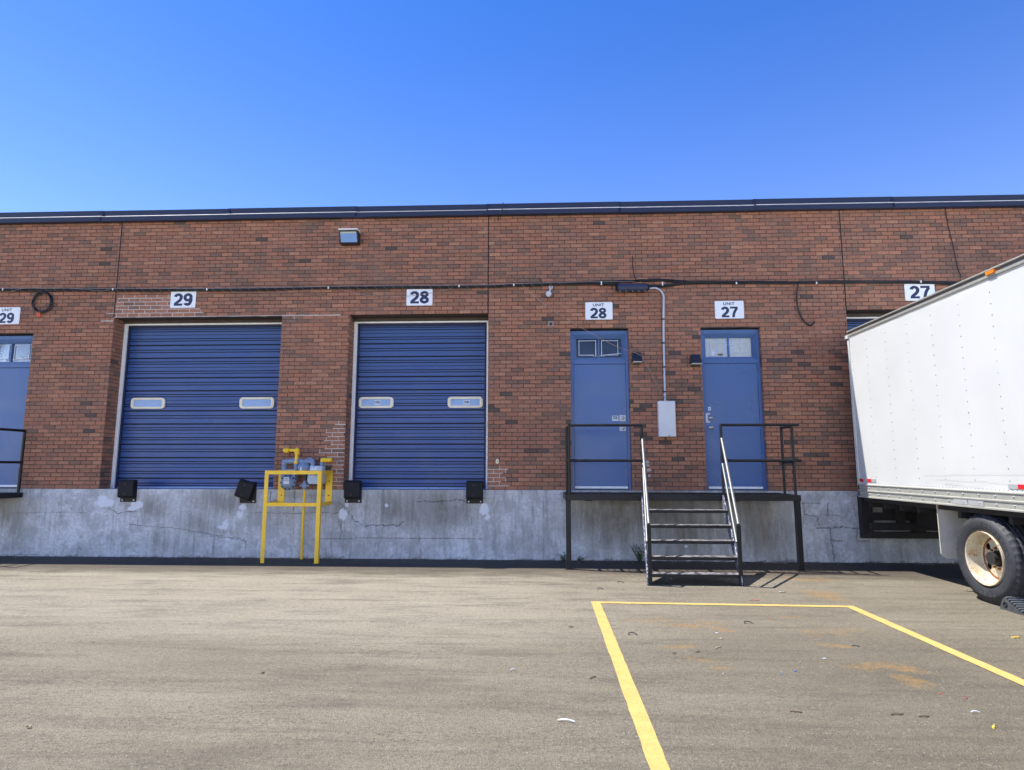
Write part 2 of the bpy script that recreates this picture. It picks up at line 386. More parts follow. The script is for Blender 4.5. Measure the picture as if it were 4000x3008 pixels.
def rrect(x0, x1, z0, z1, r, n=5):
    out = []
    for (cx, cz, a0) in ((x1-r, z0+r, -90), (x1-r, z1-r, 0), (x0+r, z1-r, 90), (x0+r, z0+r, 180)):
        for k in range(n+1):
            a = math.radians(a0+90*k/n); out.append((cx+r*math.cos(a), cz+r*math.sin(a)))
    return out
def ring_prism(mb, outer, inner, ya, yb, mi=0):
    n = len(outer)
    vs = [(p[0], ya, p[1]) for p in outer]+[(p[0], ya, p[1]) for p in inner]+[(p[0], yb, p[1]) for p in outer]+[(p[0], yb, p[1]) for p in inner]
    fs = []
    for i in range(n):
        j = (i+1) % n
        fs += [(i, j, n+j, n+i), (2*n+i, 2*n+j, j, i), (n+i, n+j, 3*n+j, 3*n+i), (2*n+i, 3*n+i, 3*n+j, 2*n+j)]
    mb.add(vs, fs, mi)
def text_mesh(txt, height, offset=0.0, extrude=.0015, space=1.0):
    cu = bpy.data.curves.new('lettering', 'FONT'); cu.body = txt; cu.size = 1.0; cu.offset = offset; cu.extrude = 0
    cu.align_x = 'CENTER'; cu.space_character = space; cu.resolution_u = 6
    ob = bpy.data.objects.new('lettering', cu)
    me = bpy.data.meshes.new_from_object(ob)
    vs = np.array([v.co[:2] for v in me.vertices]); fs = [tuple(p.vertices) for p in me.polygons]
    bpy.data.objects.remove(ob); bpy.data.meshes.remove(me)
    lo, hi = vs.min(0), vs.max(0); k = height/(hi[1]-lo[1]); c = (lo+hi)/2
    vs = (vs-c)*k
    return vs, fs
def lettering(mb, txt, cx, y, cz, height, offset=0.0, wscale=1.0, mi=0, M=None, space=1.0):
    vs, fs = text_mesh(txt, height, offset, space=space)
    P = [Vector((cx+p[0]*wscale, y, cz+p[1])) for p in vs]
    if M: P = [M @ p for p in P]
    mb.add(P, fs, mi)
# bold grotesque digits drawn from strokes of constant weight (unit height 1, y up)
def arc(cx, cy, rx, ry, a0, a1, n=14):
    return [(cx+rx*math.cos(math.radians(a0+(a1-a0)*k/n)), cy+ry*math.sin(math.radians(a0+(a1-a0)*k/n))) for k in range(n+1)]
def stroke(pts, w):
    L = []; R = []; n = len(pts)
    for i, p in enumerate(pts):
        a = pts[max(i-1, 0)]; b = pts[min(i+1, n-1)]; dx, dy = b[0]-a[0], b[1]-a[1]; l = math.hypot(dx, dy) or 1
        ww = w[i] if hasattr(w, '__len__') else w
        L.append((p[0]-dy/l*ww/2, p[1]+dx/l*ww/2)); R.append((p[0]+dy/l*ww/2, p[1]-dx/l*ww/2))
    return [(L[i], L[i+1], R[i+1], R[i]) for i in range(n-1)]
def digit_quads(d):
    w = .215
    if d == '8':
        return stroke(arc(.30, .745, .185, .165, 0, 360, 28), w*.92)+stroke(arc(.30, .275, .205, .185, 0, 360, 28), w)
    if d == '9':
        return stroke(arc(.30, .675, .205, .235, 0, 360, 28), w)+stroke(arc(.30, .50, .205, .40, 20, -52, 10)+arc(.295, .27, .19, .175, -62, -160, 10), w)
    if d == '2':
        q = stroke(arc(.30, .69, .20, .215, 172, 0, 16)+[(.495, .62), (.455, .50), (.36, .38), (.22, .25), (.11, .12)], w)
        return q+[((.03, 0), (.60, 0), (.60, .175), (.03, .175)), ((.03, 0), (.26, .175), (.19, .30), (.03, .12))]
    if d == '7':
        return [((.02, .82), (.60, .82), (.60, 1), (.02, 1))]+stroke([(.545, .86), (.42, .66), (.33, .44), (.275, .22), (.255, 0)], .20)
def digits(mb, txt, cx, y, cz, h, mi=0):
    adv = .66; tot = adv*len(txt)-.06
    for i, d in enumerate(txt):
        ox = cx-(tot*h)/2+i*adv*h; oz = cz-h/2
        for k, q in enumerate(digit_quads(d)):
            mb.add([(cx+(ox+p[0]*h-cx)*1.2, y-.00004*(k % 7)-.00001*k, oz+p[1]*h) for p in q], [(0, 1, 2, 3)], mi)

# ------------------------------------------------------------------ ground
g = MB(); N = 60
g.add([(-260, -160, 0), (260, -160, 0), (260, 260, 0), (-260, 260, 0)], [(0, 1, 2, 3)])
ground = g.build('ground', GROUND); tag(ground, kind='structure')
# painted bay
def strip_mesh(p, q, w0, w1, z=.004):
    d = (q-p).normalized(); nrm = Vector((-d.y, d.x, 0)); n = 60; vs = []; rr = random.Random(3)
    for i in range(n+1):
        c = p.lerp(q, i/n); w = w0+(w1-w0)*i/n
        vs += [c+nrm*(w/2+rr.uniform(-.003, .003))+Vector((0, 0, z)), c-nrm*(w/2+rr.uniform(-.003, .003))+Vector((0, 0, z))]
    return vs, [(2*i, 2*i+1, 2*i+3, 2*i+2) for i in range(n)]
m = MB()
A = gnd(2327, 2354); A2 = gnd(2579, 3008); B = gnd(3322, 2371); B2 = gnd(4000, 2670)
dl = (A2-A).normalized(); dr = (B2-B).normalized()
m.add(*strip_mesh(A, A+dl*6.5, .10, .10))
m.add(*strip_mesh(B+Vector((0, .03, 0)), B+dr*6.5, .10, .10, .0041))
m.add(*strip_mesh(A+Vector((-.05, 0, 0)), B+Vector((.04, 0, 0)), .085, .085, .0046))
o = m.build('parking_line', LINE); tag(o, kind='structure')

# ------------------------------------------------------------------ building
ZD = 1.12; ZC = 5.885; HZ = 4.118; PZ = 3.828; RW = .34; RP = .13; XL, XR = -14.0, 13.0
course = (HZ-ZD)/44
X1, X1b = -7.501, -4.476; X2, X2b = -3.279, -.860; X3, X3b = 5.163, 7.65
DL = (.540, 1.529); DR = (2.736, 3.730)
xl29 = at(130, 1298).x; D29 = (xl29-.99, xl29)
OPEN = [(X1, X1b, ZD, HZ), (X2, X2b, ZD, HZ), (X3, X3b, ZD, HZ), (DL[0], DL[1], ZD, PZ), (DR[0], DR[1], ZD, PZ), (D29[0], D29[1], ZD, PZ)]
JOINTS = [(X1-.006, HZ), (X2b-.006, HZ), (X3+.004, HZ), (-12.6, ZD), (11.6, ZD)]
bld = thing('brick_building', 'long single-storey brick warehouse with blue loading doors above a concrete base', 'building', (0, W, 0))
PALETTE = [((.445, .202, .122), 5), ((.405, .187, .116), 6), ((.485, .232, .140), 3.0), ((.345, .176, .117), 3.6), ((.260, .150, .106), 1.2), ((.110, .088, .074), .24)]
def lown(x, z, s=0):
    return (math.sin(x*1.3+s)+math.sin(z*2.1+x*.6+s*2)+math.sin(x*.47-z*1.1+1.7+s)+math.sin(x*3.1+z*2.3))/4
def brick_tone(x, z, rr):
    w = [p[1] for p in PALETTE]; n = lown(x, z)
    band = math.exp(-((z-4.95)/.30)**2) if x > -3.5 else math.exp(-((z-4.9)/.25)**2)*.6
    w[3] *= 1+1.2*max(0, n)+1.9*band; w[4] *= 1+2.0*max(0, n)+2.8*band; w[2] *= max(.15, 1-1.2*band)
    w[5] *= .5+1.6*max(0, lown(x*1.7, z*2, 5))
    if abs(z-2.45) < 1.0 and (-.9 < x < .55 or 1.5 < x < 2.75 or 3.7 < x < 5.2): w[5] *= 7.0; w[4] *= 2.0
    if x < -3: w[4] *= 1.3
    if x > 5.1: w[4] *= 2.2; w[3] *= 1.5
    c = rr.choices(PALETTE, w)[0][0]; k = rr.uniform(.91, 1.09); h = rr.uniform(-.04, .04)
    return (c[0]*k, c[1]*k*(1+h), c[2]*k*(1+h*1.2), 1)
class Bricks:
    def __init__(s): s.v = []; s.f = []; s.c = []
    def brick(s, fn, u0, u1, z0, z1, j, tone):
        if u1-u0 < .012 or z1-z0 < .012: return
        b = .0028; o = len(s.v); r = s.rr
        t = r.uniform(-.0012, .0012)
        for (e, d) in ((b, -j), (0, -j+.003), (0, .008)):
            s.v += [fn(u0+e, d+t, z0+e), fn(u1-e, d-t, z0+e), fn(u1-e, d-t, z1-e), fn(u0+e, d+t, z1-e)]
        s.f.append((o, o+1, o+2, o+3)); s.c.append(tone)
        for k in (0, 4):
            for i in range(4):
                jn = (i+1) % 4; s.f.append((o+k+i, o+k+4+i, o+k+4+jn, o+k+jn)); s.c.append(tone)
    def panel(s, fn, U0, U1, Z0, Z1, openings=(), joints=(), seed=0, phase=0.0, toneshift=None):
        s.rr = rr = random.Random(seed); L = .2032; mo = .0095
        row0 = int(math.floor((Z0-ZD)/course+1e-6)); row = row0
        while ZD+row*course < Z1-.005:
            z0 = ZD+row*course+mo/2; z1 = ZD+(row+1)*course-mo/2
            z0 = max(z0, Z0); z1 = min(z1, Z1); zc = (z0+z1)/2
            off = phase+(L/2 if row % 2 else 0)+rr.uniform(-.006, .006)
            k = math.floor((U0-off)/L)
            while off+k*L < U1:
                a = off+k*L+mo/2; b = off+(k+1)*L-mo/2; k += 1
                segs = [(max(a, U0), min(b, U1))]
                for (x0, x1, zz0, zz1) in openings:
                    if zz0-.004 <= zc <= zz1+.012:
                        ns = []
                        for (p, q) in segs:
                            if q <= x0 or p >= x1: ns.append((p, q))
                            else:
                                if p < x0: ns.append((p, x0))
                                if q > x1: ns.append((x1, q))
                        segs = ns
                for (jx, jz) in joints:
                    if zc > jz:
                        ns = []
                        for (p, q) in segs:
                            if q <= jx-.007 or p >= jx+.007: ns.append((p, q))
                            else:
                                if p < jx-.007: ns.append((p, jx-.007))
                                if q > jx+.007: ns.append((jx+.007, q))
                        segs = ns
                for (p, q) in segs:
                    if q-p > .012:
                        zz0, zz1 = z0, z1
                        for (x0, x1, a0, a1) in openings:
                            if p < x1 and q > x0 and zz0 < a1 < zz1: zz0 = a1
                        tn = brick_tone((p+q)/2 if toneshift is None else toneshift, zc, rr)
                        if tn[0] < .125: jj = rr.uniform(.001, .005)
                        else: jj = rr.uniform(-.001, .0022)
                        s.brick(fn, p, q, zz0, zz1, jj, tn)
            row += 1
    def build(s, name, parent):
        me = bpy.data.meshes.new(name); me.from_pydata(s.v, [], s.f); me.update()
        me.materials.append(BRICK)
        a = me.attributes.new('tone', 'FLOAT_COLOR', 'FACE')
        a.data.foreach_set('color', np.array(s.c, dtype=np.float32).ravel())
        o = bpy.data.objects.new(name, me); col.objects.link(o); o.parent = parent
        o.matrix_parent_inverse = Matrix.Translation(-parent.location); return o
bw = Bricks()
bw.panel(lambda u, d, z: (u, W+d, z), XL, XR, ZD, ZC+.01, OPEN, JOINTS, 1, phase=.055)
for (x0, x1, z0, z1), rec in zip(OPEN, (RW, RW, RW, RP, RP, RP)):
    bw.panel(lambda u, d, z, x0=x0: (x0-d, W+.006+u, z), .003, rec+.03, z0, z1, (), (), int(abs(x0*100)), toneshift=x0)
    bw.panel(lambda u, d, z, x1=x1: (x1+d, W+.006+u, z), .003, rec+.03, z0, z1, (), (), int(abs(x1*100)), toneshift=x1)
wall = bw.build('brick_wall', bld)
# mortar core behind and between bricks
mc = MB(); e = .006
xs = sorted(set([XL, XR]+[v for o_ in OPEN for v in (o_[0]-e, o_[1]+e)]))
for a, b in zip(xs[:-1], xs[1:]):
    mid = (a+b)/2; op = [o_ for o_ in OPEN if o_[0]-e <= mid <= o_[1]+e]
    if op: mc.box(a, b, W+e, W+.42, op[0][3]+e, ZC+.1)
    else: mc.box(a, b, W+e, W+.42, ZD, ZC+.1)
part(mc, 'mortar_bed', MORTAR, bld)
# pale repointed joints
rp = MB()
def zrow(k): return ZD+k*course
def joint_h(x0, x1, row, w=.012, k=0):
    n = max(2, int((x1-x0)/.06)); r = random.Random(row*31+int(x0*100))
    up = [(x0+(x1-x0)*i/n, zrow(row)+w/2+r.uniform(-.002, .0035)) for i in range(n+1)]
    dn = [(x0+(x1-x0)*i/n, zrow(row)-w/2-r.uniform(-.002, .0035)) for i in range(n+1)]
    rp.prism(up+dn[::-1], 'y', W-.0015-.0001*k, W+.0062)
def joint_v(x, row, w=.012):
    rp.box(x-w/2, x+w/2, W-.001, W+.0061, zrow(row)+.005, zrow(row+1)-.005)
xj = at(455, 1160).x; xs_ = at(664, 1160).x
rows = [int(round((at(560, yy).z-ZD)/course)) for yy in (1158, 1173, 1188, 1203, 1218)]
for i, rws in enumerate(sorted(rows)):
    x0 = at((457, 455, 452, 452, 415)[4-i], 1200).x; x1 = at((664, 664, 664, 780, 795)[4-i], 1200).x
    joint_h(x0, x1, rws)
for rws in range(min(rows)-1, max(rows)+1):
    off = .055+(.1016 if rws % 2 else 0)
    k = math.ceil((X1+.02-off)/.2032)
    while off+k*.2032 < (xs_ if rws >= min(rows)+1 else at(790, 1200).x):
        joint_v(off+k*.2032, rws); k += 1
part(rp, 'repointed_mortar', PALE, bld); rp = MB()
joint_h(at(395, 1236).x, X1-.02, 43, .016); joint_v(at(420, 1236).x, 42); joint_v(at(420, 1236).x, 43)
part(rp, 'repointed_mortar', PALE, bld); rp = MB()
joint_h(X1, X1b-.002, 44, .011)
part(rp, 'repointed_mortar', PALE, bld); rp = MB()
joint_h(X1b+.0, at(1330, 1230).x, 44, .017); joint_v(at(1132, 1230).x, 44); joint_v(at(1150, 1230).x, 43)
part(rp, 'repointed_mortar', PALE, bld); rp = MB()
for row in range(1, 17):      # repaired corner of the pier beside door 28
    zc = zrow(row); y = 1912-(zc-ZD)*235
    if y < 1620: break
    wd = (.24, .46, .32, .30, .22, .42, .36, .30, .44, .34, .24, .36, .30, .34, .22, .18)[row-1]
    joint_h(X2-wd, X2, row, .011); off = .055+(.1016 if row % 2 else 0)
    k = math.ceil((X2-wd-off)/.2032)
    while off+k*.2032 < X2-.02: joint_v(off+k*.2032, row); k += 1
part(rp, 'repointed_mortar', PALE, bld); rp = MB()
for row in range(1, 6):
    joint_h(X2b+.0, X2b+(.36, .22, .30, .26, .34)[row-1], row, .011); off = .055+(.1016 if row % 2 else 0)
    k = math.ceil((X2b+.02-off)/.2032)
    while off+k*.2032 < X2b+.33: joint_v(off+k*.2032, row); k += 1
part(rp, 'repointed_mortar', PALE, bld)
pt = MB()
for (x, y, w_, h_) in ((2529, 1805, 16, 12), (2531, 1818, 18, 8), (2535, 1836, 20, 14), (2536, 1858, 10, 14)):
    p = at(x, y); r = random.Random(x+y); ww = w_/238; hh = h_/238
    pt.prism([(p.x+ww/2*math.cos(t)*r.uniform(.75, 1.1), p.z+hh/2*math.sin(t)*r.uniform(.75, 1.1)) for t in [i*math.pi/6 for i in range(12)]], 'y', W-.0035-.0003*h_, W+.004)
part(pt, 'mortar_smear', PALE, bld)
# caulked control joints
for jx, jz in JOINTS[:3]:
    cj = MB(); r = random.Random(int(jx*10)); n = 40; vs = []
    for i in range(n+1):
        z = jz+(ZC-jz)*i/n; x = jx+r.uniform(-.002, .002); vs += [(x-.010, W-.0015, z), (x+.010, W-.0015, z)]
    cj.add(vs, [(2*i, 2*i+1, 2*i+3, 2*i+2) for i in range(n)])
    part(cj, 'control_joint', CAULK, bld)
# roof, back and end walls, interior darkness
rf = MB(); rf.box(XL, XR, W+.43, W+18, 5.55, 5.7); rf.box(XL, XL+.25, W+.43, W+18, 0, 5.5); rf.box(XR-.25, XR, W+.43, W+18, 0, 5.5)
rf.box(XL+.26, XR-.26, W+17.7, W+18, 0, 5.5); rf.box(XL+.26, XR-.26, W+.6, W+17.6, ZD-.2, ZD-.05)
part(rf, 'roof', MORTAR, bld)
# roof cap flashing, in overlapping lengths
cp = MB(); seams = [-14.0]+[at(x, 800).x for x in (-100, 415, 905, 1400, 1908, 2420, 2945, 3480)]+[8.4, 10.7, 13.0]
for i, (a, b) in enumerate(zip(seams[:-1], seams[1:])):
    r = random.Random(i); dz = (-.003, .002, -.001, .002, -.002, .001, -.002, .003, 0, .002, -.001)[i % 11]; dy = (0, .003)[i % 2]
    y0 = W-.05-dy; y1 = W-.088-dy; z = 5.955+dz
    prof = [(W+.45, 6.078+dz), (y0, 6.078+dz), (y0, z+.030), (y1, z-.004), (y1, 5.872+dz), (y1+.012, 5.862+dz), (W-.012, 5.862+dz), (W-.012, 5.91), (W+.45, 5.91)]
    cp.prism(prof, 'x', a-(.03 if i % 2 else 0), b)
    if i: cp.prism([(p[0]-.003 if p[0] < W else p[0], p[1]) for p in prof[1:6]], 'x', a-.02, a+.015)
part(cp, 'roof_flashing', CAPM, bld)
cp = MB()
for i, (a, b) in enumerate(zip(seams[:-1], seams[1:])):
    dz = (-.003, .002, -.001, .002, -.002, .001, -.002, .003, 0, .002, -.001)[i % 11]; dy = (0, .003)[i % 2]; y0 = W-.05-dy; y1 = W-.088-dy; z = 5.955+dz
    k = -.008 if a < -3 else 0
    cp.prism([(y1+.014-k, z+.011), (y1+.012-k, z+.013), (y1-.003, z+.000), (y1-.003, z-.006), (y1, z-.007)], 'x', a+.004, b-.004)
part(cp, 'flashing_glint_edge', paint('pale_glint', (.50, .50, .50), .35, metal=.2), bld)  # pale strip paints the sun's glint along the flashing ledge

# ---- foundation: fine grid carrying wear (cracks, grime, flaking paint) as real marks of the surface
fx0, fx1 = -10.4, 8.6; step = .015; nx = int((fx1-fx0)/step)+1; nz = 76
xsg = np.linspace(fx0, fx1, nx); zsg = np.linspace(-.02, ZD, nz)
crack = np.zeros((nz, nx)); grime = np.zeros((nz, nx)); flake = np.zeros((nz, nx)); rust = np.zeros((nz, nx))
def walk(x, z, x2, z2, jit=.03, strength=1.0, n=None):
    L = math.hypot(x2-x, z2-z); n = n or max(4, int(L/.012)); ox = oz = 0
    for i in range(n+1):
        t = i/n; ox = ox*.93+RNG.uniform(-1, 1)*jit*.3; oz = oz*.93+RNG.uniform(-1, 1)*jit*.3
        k = min(1, 8*t, 8*(1-t)+.15)
        a, b = x+(x2-x)*t+ox*k, z+(z2-z)*t+oz*k
        i0 = int((a-fx0)/step+.5); j0 = int((b+.02)/(ZD+.02)*(nz-1)+.5)
        if 0 <= i0 < nx and 0 <= j0 < nz: crack[j0, i0] = max(crack[j0, i0], strength*RNG.uniform(.55, 1))
def wp(px, py): p = at(px, py, W-.02); return p.x, p.z
def crk(pts, jit=.02, s=1.0):
    for a, b in zip(pts[:-1], pts[1:]): walk(*wp(*a), *wp(*b), jit=jit, strength=s)
# measured cracks
crk([(40, 2003), (240, 2003), (340, 2004)], .006, .7); crk([(425, 1990), (460, 2008), (530, 1995)], .02, .95); crk([(545, 1985), (556, 2010), (556, 2040)], .015, .8)
crk([(0, 2143), (200, 2144), (450, 2144)], .008, .55); crk([(505, 2050), (700, 2066), (860, 2093), (873, 2092), (875, 2065)], .01, .75)
crk([(820, 2095), (930, 2104), (960, 2118)], .02, .9); crk([(590, 2054), (610, 2095)], .03, .8); crk([(955, 2105), (957, 2150)], .02, .8)
crk([(1355, 1995), (1380, 2035), (1425, 2058), (1500, 2056), (1560, 2052), (1575, 2040)], .03, 1.0); crk([(1325, 2035), (1335, 2085)], .03, .8)
crk([(1625, 1962), (1730, 1960), (1780, 1952), (1820, 1962)], .02, .95); crk([(1220, 2108), (1370, 2105), (1420, 2101), (1500, 2104), (1880, 2104)], .008, .8)
crk([(1510, 2060), (1520, 2178)], .01, .5); crk([(1465, 2120), (1468, 2170)], .02, .6); crk([(1842, 2020), (1842, 2055)], .006, .8)
crk([(960, 2003), (1100, 2004), (1320, 2005)], .012, .8); crk([(1057, 1918), (1057, 1957), (1105, 1958)], .003, 1.0); crk([(1151, 1918), (1149, 1960), (1146, 2000)], .02, 1.0)
crk([(1320, 1962), (1360, 1990), (1375, 2020)], .03, .8); crk([(880, 2052), (1180, 2052)], .01, .5); crk([(1020, 2055), (1018, 2140)], .01, .4)
crk([(1920, 1962), (2200, 1963)], .004, .55); crk([(1937, 1920), (1940, 2000)], .01, .5); crk([(2036, 1915), (2036, 1932)], .004, .8)
crk([(3080, 1918), (3079, 1935)], .004, 1.0); crk([(3130, 1966), (3200, 1968)], .004, .8); crk([(3135, 1968), (3145, 2010), (3190, 2018), (3200, 2050)], .02, .95)
crk([(3190, 2065), (3240, 2065), (3290, 2058), (3360, 2068)], .012, 1.0); crk([(3233, 1965), (3234, 2012)], .008, 1.0); crk([(3200, 2013), (3278, 2014)], .006, .8)
crk([(3235, 2060), (3243, 2065), (3245, 2120), (3252, 2190)], .025, 1.0); crk([(3240, 2112), (3290, 2115)], .02, 1.0); crk([(3347, 2068), (3346, 2115), (3400, 2116)], .008, .9)
crk([(3336, 1970), (3340, 2015)], .02, .9); crk([(3350, 1920), (3352, 1970)], .02, .7); crk([(3245, 2064), (3244, 2112)], .004, .5); crk([(2110, 1990), (2200, 1991)], .004, .5)
crk([(2510, 1960), (2512, 2180)], .006, .6); crk([(2250, 2012), (2400, 2014)], .01, .4); crk([(2860, 2012), (3080, 2013)], .02, .4)
# block coursing ghosting through the paint
for zz in (.2, .4, .6, .8, .985):
    for k in range(70):
        a = RNG.uniform(fx0, fx1); walk(a, zz, a+RNG.uniform(.2, .9), zz, .003, RNG.uniform(.15, .5))
for k in range(120):
    a = round(RNG.uniform(fx0, fx1)/.4)*.4+.1; zz = RNG.choice([0, .2, .4, .6, .8]); walk(a+.2*(int(zz*5) % 2), zz, a+.2*(int(zz*5) % 2), zz+.19, .006, RNG.uniform(.12, .5))
for k in range(110):
    a = RNG.uniform(fx0, fx1); z = RNG.uniform(.02, 1.05); walk(a, z, a+RNG.uniform(-.1, .1), z+RNG.uniform(-.2, .1), .05, RNG.uniform(.25, .7))
for k in range(260):   # ragged foot of the wall
    a = RNG.uniform(fx0, fx1); walk(a, .0, a+RNG.uniform(.03, .25), RNG.uniform(0, .03), .02, RNG.uniform(.4, 1))
GX, GZ = np.meshgrid(xsg, zsg)
def blob(arr, px, py, rx, rz, w, hard=2):
    x, z = wp(px, py); d = ((GX-x)/rx)**2+((GZ-z)/rz)**2; np.maximum(arr, w*np.exp(-d**(hard/2)), out=arr)
for (px, py, rx, rz, w) in ((1700, 1990, .9, .35, .9), (1560, 1990, .5, .3, .8), (880, 1960, .8, .22, .7), (760, 2040, .35, .25, .6), (1050, 2010, .5, .25, .45), (1280, 1990, .4, .25, .5),
        (2300, 2010, .35, .4, .95), (2420, 2040, .5, .45, 1.0), (2600, 2000, .9, .5, 1.05), (2700, 2060, .6, .5, 1.0), (2900, 1990, .6, .4, .8), (2980, 2080, .5, .4, .75), (2450, 1960, .9, .14, 1.0), (2850, 1960, 1.0, .14, .9),
        (600, 1980, .35, .2, .5), (640, 2120, .6, .2, .35), (1180, 1935, .5, .08, .5), (20, 1990, .25, .35, .9), (60, 2030, .18, .5, .6), (3450, 2150, 1.2, .3, .35), (1500, 2120, .8, .2, .3), (2000, 2120, .6, .3, .2), (3550, 2050, .8, .4, .6)):
    blob(grime, px, py, rx, rz, w)
for (px, py, rx, rz, w) in ((410, 1965, .20, .10, .85), (400, 1945, .12, .06, .8), (535, 1972, .14, .09, .9), (520, 1985, .1, .06, .9), (880, 2050, .08, .12, .75), (865, 2060, .1, .05, .7), (945, 1980, .12, .09, .7),
        (935, 2010, .09, .12, .65), (960, 2060, .1, .2, .45), (1340, 2010, .1, .14, .7), (1355, 1970, .05, .08, .75), (1890, 1990, .1, .14, .85), (1905, 2020, .07, .08, .7), (3215, 1955, .12, .12, .5), (3310, 1960, .15, .1, .5),
        (2150, 2060, .4, .4, .28), (3180, 2140, .25, .2, .35), (250, 2050, .6, .3, .25), (1930, 2060, .25, .3, .35), (2680, 2135, .03, .03, .9), (1510, 1975, .06, .05, .7), (2620, 2080, .12, .05, .5), (120, 1940, .7, .08, .42), (330, 1950, .5, .10, .45), (60, 2090, .5, .1, .36), (700, 2120, .4, .08, .3), (2060, 1950, .5, .12, .42), (2120, 2100, .3, .15, .36), (3300, 2010, .4, .2, .4), (1240, 2080, .25, .15, .35)):
    blob(flake, px, py, rx, rz, w)
for (px, py, rx, rz, w) in ((2985, 2080, .05, .22, .8), (2990, 2010, .10, .12, .5), (2975, 2130, .07, .15, .4), (2560, 1960, .2, .1, .3), (3365, 1960, .03, .12, .7), (1950, 1490, .01, .01, 0)):
    blob(rust, px, py, rx, rz, w)
k3 = lambda a: np.maximum(a, .42*np.maximum(np.roll(a, 1, 1), np.roll(a, 1, 0)))
crack = k3(crack)
relief = (RNG.rand(nz, nx)-.5)*.001 + .004*np.sin(GX*2.3)*np.sin(GZ*5+GX) + .002*np.sin(GX*7+GZ*9)
relief -= .004*(crack > .6)
Yf = W-.02+(-relief)
verts = np.stack([GX, Yf, GZ], -1).reshape(-1, 3)
ii = (np.arange(nz-1)[:, None]*nx+np.arange(nx-1)[None, :]).ravel()
faces = np.stack([ii, ii+1, ii+1+nx, ii+nx], 1)
me = bpy.data.meshes.new('foundation_wall')
nv = len(verts)
extra = [(XL, W-.02, -.02), (fx0, W-.02, -.02), (fx0, W-.02, ZD), (XL, W-.02, ZD), (fx1, W-.02, -.02), (XR, W-.02, -.02), (XR, W-.02, ZD), (fx1, W-.02, ZD),
         (XL, W-.02, ZD), (XR, W-.02, ZD), (XR, W+.5, ZD), (XL, W+.5, ZD)]
fl = [tuple(int(v) for v in f) for f in faces]+[(nv, nv+1, nv+2, nv+3), (nv+4, nv+5, nv+6, nv+7), (nv+8, nv+9, nv+10, nv+11)]
me.from_pydata([tuple(v) for v in verts.tolist()]+extra, [], fl); me.update(); me.materials.append(CONC)
wc = np.zeros((nv+12, 4), np.float32); wc[:, 3] = 1; wc[:nv, 0] = crack.ravel(); wc[:nv, 1] = grime.ravel(); wc[:nv, 2] = flake.ravel()
a = me.attributes.new('wear', 'FLOAT_COLOR', 'POINT'); a.data.foreach_set('color', wc.ravel())
a = me.attributes.new('rust', 'FLOAT', 'POINT'); a.data.foreach_set('value', np.concatenate([rust.ravel(), np.zeros(12)]).astype(np.float32))
me.polygons.foreach_set('use_smooth', [True]*len(me.polygons))
fo = bpy.data.objects.new('foundation', me); col.objects.link(fo); fo.parent = bld; fo.matrix_parent_inverse = Matrix.Translation(-bld.location)

